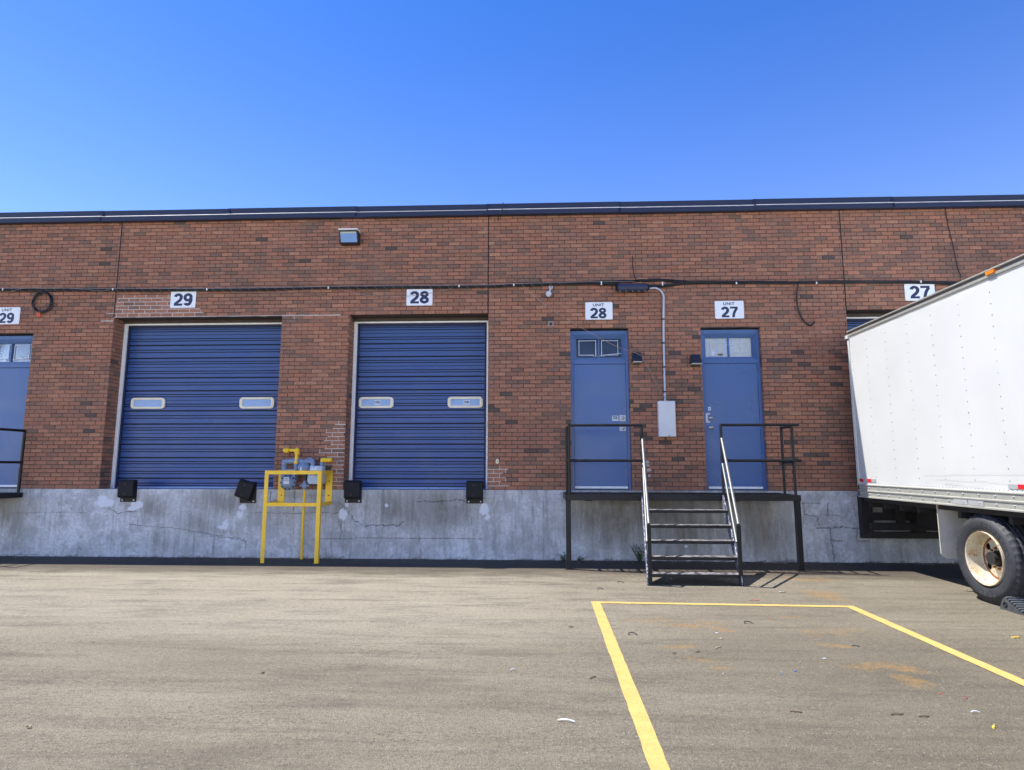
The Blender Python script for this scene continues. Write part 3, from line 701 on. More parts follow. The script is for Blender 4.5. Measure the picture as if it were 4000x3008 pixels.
# ---- overhead doors
def overhead_door(x0, x1, wins, label, sticker=False):
    YD = W+RW; z = ZD+.015; prof = [(YD, z)]; dk = set()
    def groove(zz, w, d):
        dk.add(len(prof)+1)
        prof.extend([(YD, zz-w/2), (YD+d, zz-w*.42), (YD+d, zz+w*.42), (YD, zz+w/2)])
    def rib(za, zb, d=.007): prof.extend([(YD, za-.004), (YD+d, za+.005), (YD+d, zb-.005), (YD, zb+.004)])
    P = .594; k = 0; zb = ZD-.06
    for s_ in range(6):
        b = zb+s_*P
        lst = [('g', 0), ('p', .105), ('p', .150), ('g', .235), ('p', .315), ('p', .355), ('f', .425), ('p', .487), ('p', .528)]
        for it in lst:
            zz = b+it[1]
            if it[0] == 'g' and ZD+.03 < zz < HZ-.02: groove(zz, .026, .034)
            elif it[0] == 'f' and ZD+.03 < zz < HZ-.02: groove(zz, .010, .008)
            elif it[0] == 'p' and ZD+.03 < zz < HZ-.02: groove(zz, .016, .018)
            elif it[0] == 'r' and ZD+.03 < zz and b+it[2] < HZ-.02: rib(zz, b+it[2])
    prof.append((YD, HZ+.02))
    m = MB(); n = len(prof); vs = [(x0-.02, p[0], p[1]) for p in prof]+[(x1+.02, p[0], p[1]) for p in prof]
    m.add(vs, [(i, n+i, n+i+1, i+1) for i in range(n-1) if i not in dk]); m.add(vs, [(i, n+i, n+i+1, i+1) for i in range(n-1) if i in dk], 1)
    m.box(x0-.02, x1+.02, YD+.036, YD+.06, ZD, HZ+.05)
    d = part(m, 'overhead_door', [BLUE2, plain('groove_shade', (.008, .012, .03), .7)], bld, label=label)  # groove bottoms coloured dark to put shade into the grooves
    t = MB()   # white jamb trims and head trim
    SEAL = plain('navy_seal', (.015, .02, .06), .7)
    for bx, nm, mt in (((x0, x0+.058, YD-.06, YD-.008, ZD+.002, HZ-.085), 'jamb_trim', WHITE), ((x1-.05, x1, YD-.06, YD-.008, ZD+.002, HZ-.085), 'jamb_trim', WHITE), ((x0, x1, YD-.061, YD-.009, HZ-.083, HZ-.055), 'head_trim', WHITE),
                       ((x0+.059, x0+.090, YD-.03, YD-.003, ZD+.002, HZ-.085), 'brush_seal', SEAL), ((x1-.085, x1-.051, YD-.03, YD-.003, ZD+.002, HZ-.085), 'brush_seal', SEAL), ((x0+.06, x1-.05, YD-.03, YD-.003, HZ-.13, HZ-.0845), 'head_seal', SEAL)):
        t = MB(); t.box(*bx); part(t, nm, mt, d, .003)
    t = MB(); t.box(x0+.09, x1-.09, YD-.012, YD+.01, ZD+.004, ZD+.03); part(t, 'bottom_seal', paint('pale_blue_seal', (.32, .40, .58), .5), d)
    t = MB()
    t.box(x0-.3, x1+.3, W+.05, YD+.05, HZ, HZ+.012); part(t, 'lintel', SOFFIT, d)
    t = MB(); t.box(x0-.1, x1+.1, W+.25, YD+.04, HZ-.054, HZ-.001); part(t, 'head_plate', SOFFIT, d)
    for i, (pa, pb, ya, yb) in enumerate(wins):
        A = at(pa, yb, YD-.03); B_ = at(pb, ya, YD-.03); f = MB()
        ring_prism(f, rrect(A.x, B_.x, A.z, B_.z, .06), rrect(A.x+.055, B_.x-.055, A.z+.04, B_.z-.04, .012), YD-.028, YD+.014)
        part(f, 'window_frame', CREAM, d, .006)
        f = MB(); f.box(A.x+.05, B_.x-.05, YD-.012, YD+.018, A.z+.035, B_.z-.035); part(f, 'window_pane', GLASSD, d)
        if sticker:
            cx = (A.x+B_.x)/2+.02; cz = (A.z+B_.z)/2; f = MB(); f.box(cx-.05, cx+.055, YD-.015, YD-.0125, cz-.038, cz+.038)
            f.box(cx-.042, cx+.046, YD-.0158, YD-.0152, cz-.018, cz+.022, 1); lettering(f, 'ADT', cx, YD-.0162, cz, .03, .02, 1.1, 0)
            part(f, 'sticker', [STICKER, NAVY], d)
    return d
overhead_door(X1, X1b, [(508, 644, 1553, 1597), (933, 1071, 1551, 1596)], 'wide blue ribbed overhead door under the sign 29')
overhead_door(X2, X2b, [(1400, 1537, 1550, 1594), (1748, 1886, 1549, 1593)], 'blue ribbed overhead door under the sign 28', True)
overhead_door(X3, X3b, [], 'blue ribbed overhead door mostly hidden by the truck box')

# ---- entry doors with transom lights
def frame_bars(m, x0, x1, z0, z1, w, ya, yb):
    m.box(x0, x0+w, ya, yb, z0, z1); m.box(x1-w, x1, ya, yb, z0, z1); m.box(x0+w, x1-w, ya, yb, z1-w, z1); m.box(x0+w, x1-w, ya, yb, z0, z0+w)
def entry_door(x0, x1, hinge, label, kind):
    Y0 = W+RP; m = MB()
    zt = 3.236   # head of the leaf
    m.box(x0, x0+.05, Y0-.05, Y0+.06, ZD, PZ-.012); m.box(x1-.05, x1, Y0-.05, Y0+.06, ZD, PZ-.012)
    m.box(x0+.05, x1-.05, Y0-.05, Y0+.06, PZ-.085, PZ-.012); m.box(x0+.05, x1-.05, Y0-.05, Y0+.06, zt+.004, zt+.062)
    d = part(m, 'entry_door', BLUE, bld, .003, label)
    za, zb_ = zt+.063, PZ-.086; s = MB()
    frame_bars(s, x0+.051, x1-.051, za, zb_, .022, Y0-.03, Y0+.05); frame_bars(s, x0+.074, x1-.074, za+.023, zb_-.023, .018, Y0-.012, Y0+.05)
    frame_bars(s, x0+.093, x1-.093, za+.042, zb_-.042, .014, Y0+.006, Y0+.05)
    cx = (x0+x1)/2; s.box(cx-.012, cx+.012, Y0+.004, Y0+.05, za+.056, zb_-.056)
    part(s, 'transom_frame', BLUE, d, .002)
    gx0, gx1, gz0, gz1 = x0+.107, x1-.107, za+.056, zb_-.056
    p = MB(); p.box(gx0, gx1, Y0+.03, Y0+.034, gz0, gz1); part(p, 'transom_pane', GLASS, d)
    b = MB()
    if kind == 'blind': b.box(gx0-.005, gx1+.005, Y0+.046, Y0+.0495, gz0-.005, gz1+.005)
    else: b.box(gx0-.02, gx1+.02, Y0+.25, Y0+.26, gz0-.02, gz1+.02)
    part(b, 'blind' if kind == 'blind' else 'unlit_room_sheet', BLIND if kind == 'blind' else plain('unlit_backing', (.02, .035, .08), .8), d)  # without a blind, a dark sheet stands in for the unlit room
    t = MB(); y = Y0+.024
    def line(pts, r=.007): t.tube([(a, y, c) for a, c in pts], r, 6)
    ga, gb = gz0+.03, gz1-.03
    if kind == 'foil':
        for (a, b2, sgn) in ((gx0+.05, cx-.05, 1), (cx+.05, gx1-.06, -1)):
            e_ = b2 if sgn > 0 else a; o_ = a if sgn > 0 else b2
            line([(e_, ga-.005), (e_, gb), (o_, gb), (o_, ga+.02), (e_-sgn*.035, ga+.02), (e_-sgn*.035, ga-.008)])
        line([(cx-.03, ga-.005), (cx+.1, ga+.02), (gx1-.01, ga+.05)], .004)
    elif kind == 'blind':
        for q in (.10, .27, .43, .47, .60, .78): t.box(gx0+q*(gx1-gx0)-.009, gx0+q*(gx1-gx0)+.009, Y0+.037, Y0+.0455, gz0, gz1)
        line([(gx0+.09, ga-.01), (gx0+.09, gb-.05), (gx0+.48*(gx1-gx0), gb-.05)]); line([(gx0+.5*(gx1-gx0), gb-.05), (gx1-.09, gb-.05), (gx1-.09, ga+.05), (gx0+.62*(gx1-gx0), ga+.05)])
        line([(gx0+.09, ga+.05), (gx0+.4*(gx1-gx0), ga+.05), (gx0+.4*(gx1-gx0), gb-.09), (gx0+.62*(gx1-gx0), gb-.09)])
        line([(gx0+.69*(gx1-gx0), ga+.16), (gx0+.80*(gx1-gx0), ga+.15)], .008)
        f2 = MB(); f2.box(gx0+.10, gx0+.16, Y0+.02, Y0+.026, ga-.01, ga+.10); f2.box(gx0+.02, gx0+.30, Y0+.036, Y0+.045, gz0, gz0+.028); part(f2, 'alarm_contact', STICKER, d)
        f2 = MB(); f2.box(gx0+.21, gx0+.29, Y0+.02, Y0+.026, ga+.0, ga+.03); part(f2, 'latch', plain('brass_latch', (.20, .11, .05), .4), d)
    part(t, 'alarm_tape', TAPE, d)
    lf = MB(); lx0, lx1 = x0+.053, x1-.053
    lf.box(lx0, lx1, Y0-.035, Y0+.01, ZD+.02, zt)
    part(lf, 'door_leaf', BLUE, d, .003)
    k_ = MB(); k_.box(lx0+.004, lx1-.004, Y0-.042, Y0-.0352, ZD+.026, ZD+.062)
    for i in range(5): k_.lathe([(0, .0001), (0, .004), (-.004, .003), (-.005, .0001)], (lx0+.06+i*.19, Y0-.0422, ZD+.045), (0, 1, 0), 8, 1)
    part(k_, 'kick_strip', [WHITE, DARKM], d)
    sl = MB(); sl.box(x0+.051, x1-.051, Y0-.06, Y0+.06, ZD+.002, ZD+.018); part(sl, 'threshold', plain('dark_threshold', (.05, .055, .07), .5), d)
    for hz in (1.40, 2.20, 3.02):
        h = MB(); hx = lx0 if hinge == 'l' else lx1; sg = 1 if hinge == 'l' else -1
        h.box(min(hx, hx+sg*.045), max(hx, hx+sg*.045), Y0-.0385, Y0-.0352, hz-.06, hz+.06)
        h.tube([(hx, Y0-.040, hz-.062), (hx, Y0-.040, hz+.062)], .007, 8); part(h, 'hinge', BLUE, d)
    kx = lx1-.07 if hinge == 'l' else lx0+.045+.03
    def knob(z, r, name):
        k2 = MB(); k2.lathe([(0, r*1.25), (.004, r*1.25), (.008, r*.95), (.012, r*.45), (.03, r*.45), (.036, r*.95), (.05, r), (.058, r*.8), (.061, .0005)], (kx, Y0-.0352, z), (0, -1, 0), 20)
        part(k2, name, STEEL, d)
    if kind == 'foil' and x0 > 0:
        for zz, nm in ((2.315, 'deadbolt_plate'), (2.150, 'knob_plate')):
            k2 = MB(); k2.prism(rrect(kx-.052, kx+.052, zz-.05, zz+.05, .008), 'y', Y0-.040, Y0-.0352); part(k2, nm, paint('white_lock_plate', (.52, .55, .60), .35), d)
        knob(2.315, .024, 'deadbolt'); knob(2.150, .026, 'door_knob')
        k2 = MB(); k2.prism(rrect(kx-.175, kx-.07, 2.27, 2.355, .01), 'y', Y0-.0375, Y0-.0352); k2.box(kx-.165, kx-.08, Y0-.0382, Y0-.0376, 2.295, 2.345, 1)
        lettering(k2, 'ADT', kx-.1225, Y0-.0387, 2.319, .033, .02, 1.15, 0); part(k2, 'sticker', [STICKER, NAVY], d)
    elif kind == 'blind':
        k2 = MB(); k2.prism(rrect(lx0-.01, lx0+.035, 2.235, 2.395, .006), 'y', Y0-.041, Y0-.0352); k2.box(lx0+.03, lx0+.065, Y0-.041, Y0-.0353, 2.37, 2.395); k2.box(lx0+.03, lx0+.065, Y0-.041, Y0-.0353, 2.235, 2.26)
        part(k2, 'latch_guard', GREY, d)
        knob(2.315, .026, 'deadbolt'); knob(2.155, .028, 'door_knob')
        k2 = MB(); k2.prism(rrect(kx-.03, kx+.015, 2.44, 2.50, .004), 'y', Y0-.0375, Y0-.0352); k2.box(kx-.015, kx+0, Y0-.0382, Y0-.0376, 2.462, 2.478, 1); part(k2, 'sticker', [STICKER, NAVY], d)
    return d
entry_door(DL[0], DL[1], 'l', 'blue steel entry door with foil squares on its dark transom', 'foil')
entry_door(DR[0], DR[1], 'r', 'blue steel entry door with bars and beige blind behind its transom', 'blind')
entry_door(D29[0], D29[1], 'l', 'blue steel entry door cut off by the left edge of the view', 'foil')

# ------------------------------------------------------------------ signs
def sign(pa, pb, ya, yb, num, unit, label):
    A = at(pa, yb, W-.012); B_ = at(pb, ya, W-.012); cx, cz = (A.x+B_.x)/2, (A.z+B_.z)/2; w, h = B_.x-A.x, B_.z-A.z
    t = thing('unit_sign', label, 'sign', (cx, W, cz), 'white unit number signs on the brick wall')
    m = MB(); m.prism(rrect(A.x, B_.x, A.z, B_.z, .02), 'y', W-.015, W-.006); part(m, 'sign_plate', SIGNW, t, .002)
    m = MB(); digits(m, num, cx-(.012 if unit == 'L' else 0), W-.0158, cz-(h*.13 if unit else 0), h*(.60 if unit else .75))
    part(m, 'number', NAVY, t)
    if unit:
        m = MB(); lettering(m, 'UNIT', cx-(.005), W-.0158, cz+h*.34, h*.165, .03, 1.15, space=1.1); part(m, 'lettering', NAVY, t)
    for sx in (-1, 1): m = MB(); m.lathe([(0, .006), (.003, .005), (.004, .0003)], (cx+sx*w*.44, W-.015, cz), (0, -1, 0), 10); part(m, 'screw', STEEL, t)
    return t
sign(664, 767, 1138, 1203, '29', '', 'white number 29 sign on brick above the widest blue overhead door')
sign(1587, 1690, 1129, 1194, '28', '', 'white number 28 sign without the word unit above the middle overhead door')
sign(3537, 3649, 1108, 1175, '27', '', 'white number 27 sign partly hidden by the truck roof edge')
sign(2287, 2392, 1180, 1249, '28', 'L', 'white unit 28 sign above the entry door with a dark transom')
sign(2794, 2904, 1175, 1245, '27', 'U', 'white unit 27 sign above the entry door with a barred transom')
sign(-28, 81, 1200, 1267, '29', 'U', 'white unit 29 sign cut off by the left edge of the view')

# ------------------------------------------------------------------ wall fixtures
c = at(1365, 930, W-.1)
t = thing('flood_light', 'dark rectangular flood light high on the brick wall', 'light', (c.x, W, c.z))
cz = c.z; hx = .165
m = MB(); m.prism([(W+.0, cz+.10), (W-.17, cz+.115), (W-.185, cz+.10), (W-.10, cz-.095), (W, cz-.105)], 'x', c.x-hx, c.x+hx)
part(m, 'housing', DARKM, t, .006)
m = MB(); m.box(c.x-hx-.004, c.x+hx+.004, W-.20, W-.02, cz+.116, cz+.136); part(m, 'visor', WHITE, t, .002)  # visor coloured white in place of a sunlit metal top
def slanted(y0, z0, y1, z1, xa, xb, out, name, mat, inset=0):
    m = MB(); d = Vector((0, y1-y0, z1-z0)).normalized(); n = Vector((0, d.z, -d.y)); 
    if n.y > 0: n = -n
    P = [Vector((xa, y0, z0)), Vector((xb, y0, z0)), Vector((xb, y1, z1)), Vector((xa, y1, z1))]
    q = [p+n*out for p in P]; r = [p-n*.004 for p in P]
    m.add(q+r, [(0, 1, 2, 3), (4, 5, 6, 7), (0, 1, 5, 4), (1, 2, 6, 5), (2, 3, 7, 6), (3, 0, 4, 7)]); return part(m, name, mat, t)
slanted(W-.178, cz+.082, W-.107, cz-.078, c.x-hx+.022, c.x+hx-.022, .003, 'lens', paint('sky_tinted_flood_lens', (.22, .38, .68), .08, var=.04, bump=0))  # lens blue paints in the sky's reflection
slanted(W-.1795, cz+.087, W-.168, cz+.060, c.x-hx+.03, c.x+hx-.03, .006, 'reflector', paint('flood_reflector', (.5, .5, .42), .4, var=.04, bump=0))
def wallpack(px0, px1, py0, py1, label):
    global t
    A = at(px0, py1, W-.06); B_ = at(px1, py0, W-.06); x0, x1, z0, z1 = A.x, B_.x, A.z, B_.z
    t = thing('wall_light', label, 'light', ((x0+x1)/2, W, (z0+z1)/2), 'small wall lights beside the entry doors')
    m = MB(); i_ = .016
    vs = [(x0, W-.14, z0+.018), (x1, W-.14, z0+.018), (x1-i_, W-.08, z1), (x0+i_, W-.08, z1), (x0, W, z0+.018), (x1, W, z0+.018), (x1-i_, W, z1), (x0+i_, W, z1)]
    m.add(vs, [(0, 1, 2, 3), (1, 5, 6, 2), (4, 0, 3, 7), (3, 2, 6, 7), (0, 4, 5, 1), (4, 7, 6, 5)]); part(m, 'housing', DARKM, t, .006)
    m = MB(); m.box(x0+.006, x1-.006, W-.134, W-.004, z0, z0+.0175); part(m, 'lens', paint('wallpack_lens', (.45, .43, .36), .3, var=.08, bump=0), t, .003)
    m = MB(); m.box(x0+.02, x1-.02, W-.03, W, z0-.02, z0-.001); part(m, 'bracket', DARKM, t)
wallpack(2469, 2506, 1377, 1418, 'small black wall light to the right of the unit 28 door')
wallpack(2697, 2737, 1385, 1425, 'small black wall light to the left of the unit 27 door')

# spotlight / camera on bracket
c = at(2143, 1148, W-.16); b0 = at(2152, 1122, W)
t = thing('spot_lamp', 'small round white spot lamp on a swivel bracket under the cables', 'light', (c.x, W, c.z))
m = MB(); dd = Vector((-.25, -1, -.25)).normalized(); m.lathe([(-.09, .001), (-.09, .03), (-.07, .045), (-.01, .056), (0, .056)], c, dd, 24); part(m, 'housing', DARKM, t)
m = MB(); m.lathe([(.0, .052), (.006, .050), (.010, .03), (.011, .001)], c+dd*.0005, dd, 24); part(m, 'lens', paint('spot_lens', (.55, .57, .60), .25, var=.04, bump=0), t)
m = MB(); m.tube([b0+Vector((0, 0, .0)), b0+Vector((-.005, -.07, -.02)), c-dd*.06], .014, 10); m.lathe([(0, .035), (-.02, .035), (-.03, .02)], b0, (0, 1, 0), 20); part(m, 'swivel_bracket', GREY, t)

c = at(2152, 1266)
t = thing('junction_plate', 'small square plate with a knob on brick left of the unit 28 door', 'plate', (c.x, W, c.z))
m = MB(); m.prism(rrect(c.x-.052, c.x+.052, c.z-.052, c.z+.052, .006), 'y', W-.014, W-.003); part(m, 'plate', paint('dull_pink_plate', (.30, .22, .19), .6), t, .002)
m = MB(); m.lathe([(0, .022), (.01, .02), (.014, .008), (.03, .008), (.034, .001)], (c.x, W-.014, c.z), (0, -1, 0), 16); part(m, 'knob', DARKM, t)
c = at(1943, 1802)
t = thing('door_bell', 'cream oval bell push on brick right of the middle overhead door', 'bell', (c.x, W, c.z))
m = MB(); m.prism(rrect(c.x-.026, c.x+.026, c.z-.04, c.z+.04, .025), 'y', W-.02, W-.002); part(m, 'cover', CREAM, t, .006)
m = MB(); m.prism(rrect(c.x-.012, c.x+.012, c.z-.018, c.z+.018, .01), 'y', W-.0235, W-.0195); part(m, 'button', paint('bell_button', (.42, .42, .38), .4), t)

# cable run
t = thing('cable_bundle', 'thick bundle of black cables lashed along the brick wall', 'cable', (0, W, 4.5))
base_pts = [(-400, 1131), (0, 1131), (450, 1132), (900, 1131), (1300, 1124), (1600, 1121), (1900, 1118), (2000, 1114), (2200, 1108), (2300, 1106), (2405, 1112)]
right_pts = [(2530, 1118), (2620, 1114), (2700, 1104), (2900, 1103), (3100, 1104), (3300, 1101), (3600, 1103), (3730, 1107), (4000, 1108), (4400, 1108)]
allp = base_pts+[(2470, 1118)]+right_pts
offs = [(0, 0), (.016, .008), (-.017, .004), (.002, -.018), (-.006, .020), (.014, -.010)]
m = MB(); rr = random.Random(5)
for k, (dz, dy) in enumerate(offs):
    pts = []
    for (x, y) in allp:
        yy = y
        if k in (1, 4) and 2300 <= x <= 2650: yy = {2300: 1103, 2405: 1100, 2470: 1098, 2530: 1096, 2620: 1096}[x]
        if k == 4 and 1250 < x < 1650: yy -= 5
        p = at(x, yy, W-.035); pts.append(p+Vector((0, dy*.6+rr.uniform(-.003, .003), dz+rr.uniform(-.004, .004))))
    cp_ = curve_pts(pts, 10)
    cp_ = [p+Vector((0, .003*math.sin(i*.9+k), .003*math.sin(i*.6+k*2))) for i, p in enumerate(cp_)]
    m = MB(); m.tube(cp_, .0105 if k else .014, 8); part(m, 'cable', CABLE, t)
m = MB(); sp_ = curve_pts([at(x, y, W-.035) for x, y in base_pts[:-2]], 120)
L = 0; pts = []
for i, p in enumerate(sp_):
    if i: L += (sp_[i]-sp_[i-1]).length
    a = L/.16*2*math.pi; pts.append(p+Vector((0, math.cos(a)*.034, math.sin(a)*.032)))
m.tube(pts, .0022, 4); part(m, 'lashing_wire', WIRE, t)
m = MB(); m.tube(curve_pts([at(x, y-5, W-.072) for x, y in base_pts[:-1]]+[at(2480, 1100, W-.07)], 6), .004, 6); part(m, 'support_wire', WIRE, t)
for (x, y) in ((10, 1130), (440, 1130), (808, 1130), (1282, 1124), (1793, 1117), (2007, 1113), (2349, 1106), (2588, 1108), (2877, 1106), (3190, 1105), (3598, 1100)):
    m = MB(); p = at(x, y, W-.075); h = .034 if x in (2349, 2588) else .020
    m.box(p.x-.010, p.x+.010, W-.078, W-.070, p.z-h, p.z+h); m.box(p.x-.008, p.x+.008, W-.0705, W, p.z+h-.006, p.z+h-.001); part(m, 'cable_clip', WHITE, t, .002)
# splice closure
A = at(2405, 1141, W-.09); B_ = at(2531, 1107, W-.09)
t = thing('splice_closure', 'dark blue cable splice box hanging on the cable bundle', 'splice box', ((A.x+B_.x)/2, W, (A.z+B_.z)/2))
m = MB(); zc = (A.z+B_.z)/2; r_ = (B_.z-A.z)/2
m.prism([(W-.10+math.cos(a)*.06, zc+math.sin(a)*r_) for a in [math.radians(q) for q in (-70, -35, 0, 35, 70, 110, 145, 180, 215, 250)]], 'x', A.x+.03, B_.x-.02)
part(m, 'shell', paint('navy_closure', (.030, .038, .075), .5, var=.12), t, .008)
for xx in (A.x+.0, B_.x-.022):
    m = MB(); m.prism([(W-.10+math.cos(a)*.052, zc+math.sin(a)*r_*.85) for a in [i*math.pi/6 for i in range(12)]], 'x', xx, xx+.024); part(m, 'end_cap', RUBBER, t, .004)
for i in range(5):
    m = MB(); xx = A.x+.06+i*.105; m.tube([(xx, W-.13, A.z+.015), (xx+.006, W-.155, A.z-.004), (xx+.012, W-.13, A.z-.016)], .004, 6); part(m, 'clasp', STEEL, t)
# conduit
pts = [(2538, 1127), (2556, 1125), (2572, 1130), (2586, 1143), (2592, 1160), (2592, 1210), (2592, 1300), (2594, 1400), (2596, 1490), (2598, 1567)]
t = thing('conduit', 'pale grey conduit bending down to the electrical cabinet', 'conduit', at(2592, 1400))
m = MB(); m.tube(curve_pts([at(x, y, W-.03) for x, y in pts], 6), .0165, 12); part(m, 'pipe', paint('pale_conduit', (.50, .54, .64), .45, var=.06), t)
for (x, y) in ((2592, 1247), (2593, 1340), (2595, 1434), (2597, 1531)):
    m = MB(); p = at(x, y, W-.03); m.lathe([(-.012, .018), (-.012, .0205), (.012, .0205), (.012, .018)], p, (0, 0, 1), 14); m.box(p.x-.035, p.x-.018, W-.012, W-.003, p.z-.010, p.z+.010); part(m, 'pipe_strap', DARKM, t)
A = at(2576, 1706, W-.12); B_ = at(2636, 1567, W-.12)
t = thing('electrical_cabinet', 'tall light grey electrical cabinet on brick between the entry doors', 'cabinet', ((A.x+B_.x)/2, W, A.z))
m = MB(); m.box(A.x, B_.x, W-.10, W-.002, A.z, B_.z); part(m, 'case', GREY, t, .006)
m = MB(); m.box(A.x-.004, B_.x+.004, W-.12, W-.1002, A.z+.004, B_.z+.004); part(m, 'cover', GREY, t, .005)
m = MB(); m.lathe([(0, .008), (.006, .007), (.008, .001)], ((A.x+B_.x)/2+.03, W-.12, A.z+.02), (0, -1, 0), 12); part(m, 'screw', DARKM, t)
m = MB(); q = (A.x+B_.x)/2-.02; m.tube([(q, W-.03, A.z), (q, W-.03, A.z-.09)], .012, 8); part(m, 'cable_stub', DARKM, t)

def wire(name, pts, r, mat, label, cat='cable', Y=W-.03, group=None):
    P = [at(p[0], p[1], p[2] if len(p) > 2 else Y) for p in pts]
    m = MB(); m.tube(curve_pts(P, 8), r, 7); o = m.build(name, mat); tag(o, label, cat, group); return o
wire('loose_wire', [(2044, 1118, W-.08), (2090, 1158, W-.14), (2130, 1192, W-.15), (2200, 1238, W-.16), (2335, 1316, W-.17), (2420, 1358, W-.17), (2470, 1374, W-.15), (2505, 1388, W-.15)], .0045,
     plain('tan_wire', (.33, .24, .20), .6), 'thin tan wire sagging from the cables across the unit 28 transom', 'wire')
wire('loose_wire', [(2506, 1389, W-.145), (2530, 1432, W-.12), (2560, 1490, W-.09), (2599, 1556, W-.06)], .0042, MATS['tan_wire'], 'thin tan wire dropping from the wall light to the cabinet top', 'wire')
wire('loose_wire', [(1334, 1130, W-.07), (1380, 1144, W-.05), (1430, 1154, W-.03), (1530, 1159, W-.025), (1600, 1156, W-.025), (1700, 1142, W-.03), (1770, 1124, W-.07)], .0032, WIRE,
     'thin pale wire sagging across the number 28 sign', 'wire')
wire('loose_wire', [(900, 1140, W-.04), (1000, 1143, W-.03), (1100, 1143, W-.03), (1220, 1132, W-.07)], .003, WIRE, 'thin pale wire sagging just right of the number 29 sign', 'wire')
wire('loose_wire', [(-60, 1160, W-.03), (0, 1150, W-.03), (50, 1137, W-.05), (90, 1127, W-.08), (200, 1125, W-.08), (330, 1130, W-.08), (395, 1137, W-.06), (430, 1130, W-.08)], .003, WIRE,
     'thin pale wire dipping from the cables above the left edge sign', 'wire')
wire('loose_cable', [(3119, 1106, W-.05), (3113, 1150), (3115, 1190), (3125, 1228), (3142, 1256), (3160, 1270), (3172, 1268), (3183, 1257)], .013, CABLE, 'black cable end hooked down on brick right of unit 27 sign')
wire('loose_cable', [(3692, 813, W-.02), (3699, 860, W-.02), (3712, 915, W-.02), (3724, 965, W-.02), (3735, 1020, W-.02), (3742, 1050, W-.02), (3755, 1084, W-.03)], .007, CABLE, 'thin black cable hanging from roof flashing above the truck')
wire('loose_cable', [(1965, 790, W-.10), (1964, 810, W-.10), (1957, 830, W-.10), (1948, 845, W-.09), (1946, 856, W-.03), (1948, 862, W-.01)], .007, CABLE, 'short dark cable looped over the roof flashing edge')
wire('loose_cable', [(2471, 1000, W-.01), (2472, 1035, W-.02), (2475, 1065, W-.03), (2481, 1085, W-.05), (2487, 1096, W-.06)], .007, CABLE, 'short black cable rising from the splice box into the brick')
wire('loose_cable', [(2105, 1083, W-.01), (2107, 1092, W-.02), (2115, 1106, W-.05)], .005, CABLE, 'very short black cable stub above the spot lamp')
# coil
c = at(165, 1179, W-.05)
t = thing('cable_coil', 'coil of black cable with an orange tag hung on the brick wall', 'cable coil', (c.x, W, c.z))
m = MB(); pts = []
for i in range(0, 200):
    a = i/40*2*math.pi; R_ = .172+.012*math.sin(i*.13)+.004*math.sin(i*.7); pts.append(c+Vector((math.cos(a)*R_-.006*math.sin(a*1.5), .02*math.sin(i*.05), math.sin(a)*(R_+.006))))
m.tube(pts, .0085, 7); part(m, 'cable', CABLE, t)
q = at(151, 1228, W-.06)
m = MB(); M_ = Matrix.Translation(q) @ Matrix.Rotation(math.radians(-6), 4, 'Y'); m.box(-.028, .028, -.01, .01, -.048, .048, 0, M_)
m.box(-.012, .012, -.012, -.0102, .010, .030, 1, M_); m.box(-.004, .010, -.012, -.0102, -.03, -.02, 1, M_); part(m, 'tag', [plain('orange_tag', (.80, .10, .03), .5), plain('dark_mark', (.15, .03, .02), .6)], t, .002)
# bracket above the closure
c = at(2391, 1094)
t = thing('hanger_bracket', 'small rusty hanger bracket holding the cables left of the splice box', 'bracket', (c.x, W, c.z))
m = MB(); m.box(c.x-.022, c.x+.022, W-.008, W-.001, c.z-.06, c.z+.045); m.box(c.x-.01, c.x+.01, W-.08, W-.008, c.z-.055, c.z-.045); part(m, 'plate', paint('tan_steel', (.14, .095, .06), .7, var=.3), t, .002)
m = MB(); m.lathe([(0, .01), (.008, .009), (.01, .001)], (c.x, W-.008, c.z+.022), (0, -1, 0), 8); part(m, 'bolt', DARKM, t)

# ------------------------------------------------------------------ dock bumpers
def bumper(px, py, tilt, label, wdt=.27):
    c = at(px, py, W-.14)
    t = thing('dock_bumper', label, 'bumper', (c.x, W-.02, c.z), 'black rubber dock bumpers')
    T = Matrix.Translation((c.x, W, c.z)) @ Matrix.Rotation(math.radians(tilt), 4, 'Y')
    m = MB(); yb = -.022; h2 = .155; w2 = wdt/2
    m.prism([(yb, -h2), (yb-.085, -h2+.01), (yb-.105, -h2+.04), (yb-.105, h2-.04), (yb-.085, h2), (yb, h2-.005)], 'x', -w2, w2, 0, T)
    part(m, 'rubber_block', RUBBER, t, .012)
    for zz in (.075, -.085):
        b = MB(); p = T @ Vector((-.01, yb-.105, zz)); ax = T.to_3x3() @ Vector((0, -1, 0))
        b.lathe([(-.001, .022), (.0015, .021), (.0015, .013), (-.0005, .012), (.006, .010), (.008, .001)], p, ax, 14); part(b, 'bolt', plain('bolt_black', (.006, .006, .008), .3), t)
    m = MB(); P0 = Matrix.Translation((c.x+(.03 if tilt else 0), W, c.z))
    m.box(-w2-.002, w2+.004, yb-.012, yb-.001, -h2-.065, h2-.02, 0, P0); part(m, 'mounting_plate', UNDER, t, .002)
    for sx in (-1, 1):
        if tilt and sx < 0: continue
        b = MB(); p = P0 @ Vector((sx*(w2-.035), yb-.012, -h2-.035)); b.lathe([(0, .014), (.006, .013), (.009, .001)], p, (0, -1, 0), 12); part(b, 'anchor_bolt', GREY, t)
bumper(487, 1910, 0, 'black rubber bumper at the left foot of the widest overhead door')
bumper(951, 1914, 17, 'tilted black rubber bumper left of the yellow meter guard')
bumper(1373, 1913, 0, 'black rubber bumper just right of the yellow meter guard')
bumper(1852, 1915, 0, 'black rubber bumper at the right foot of the middle overhead door')

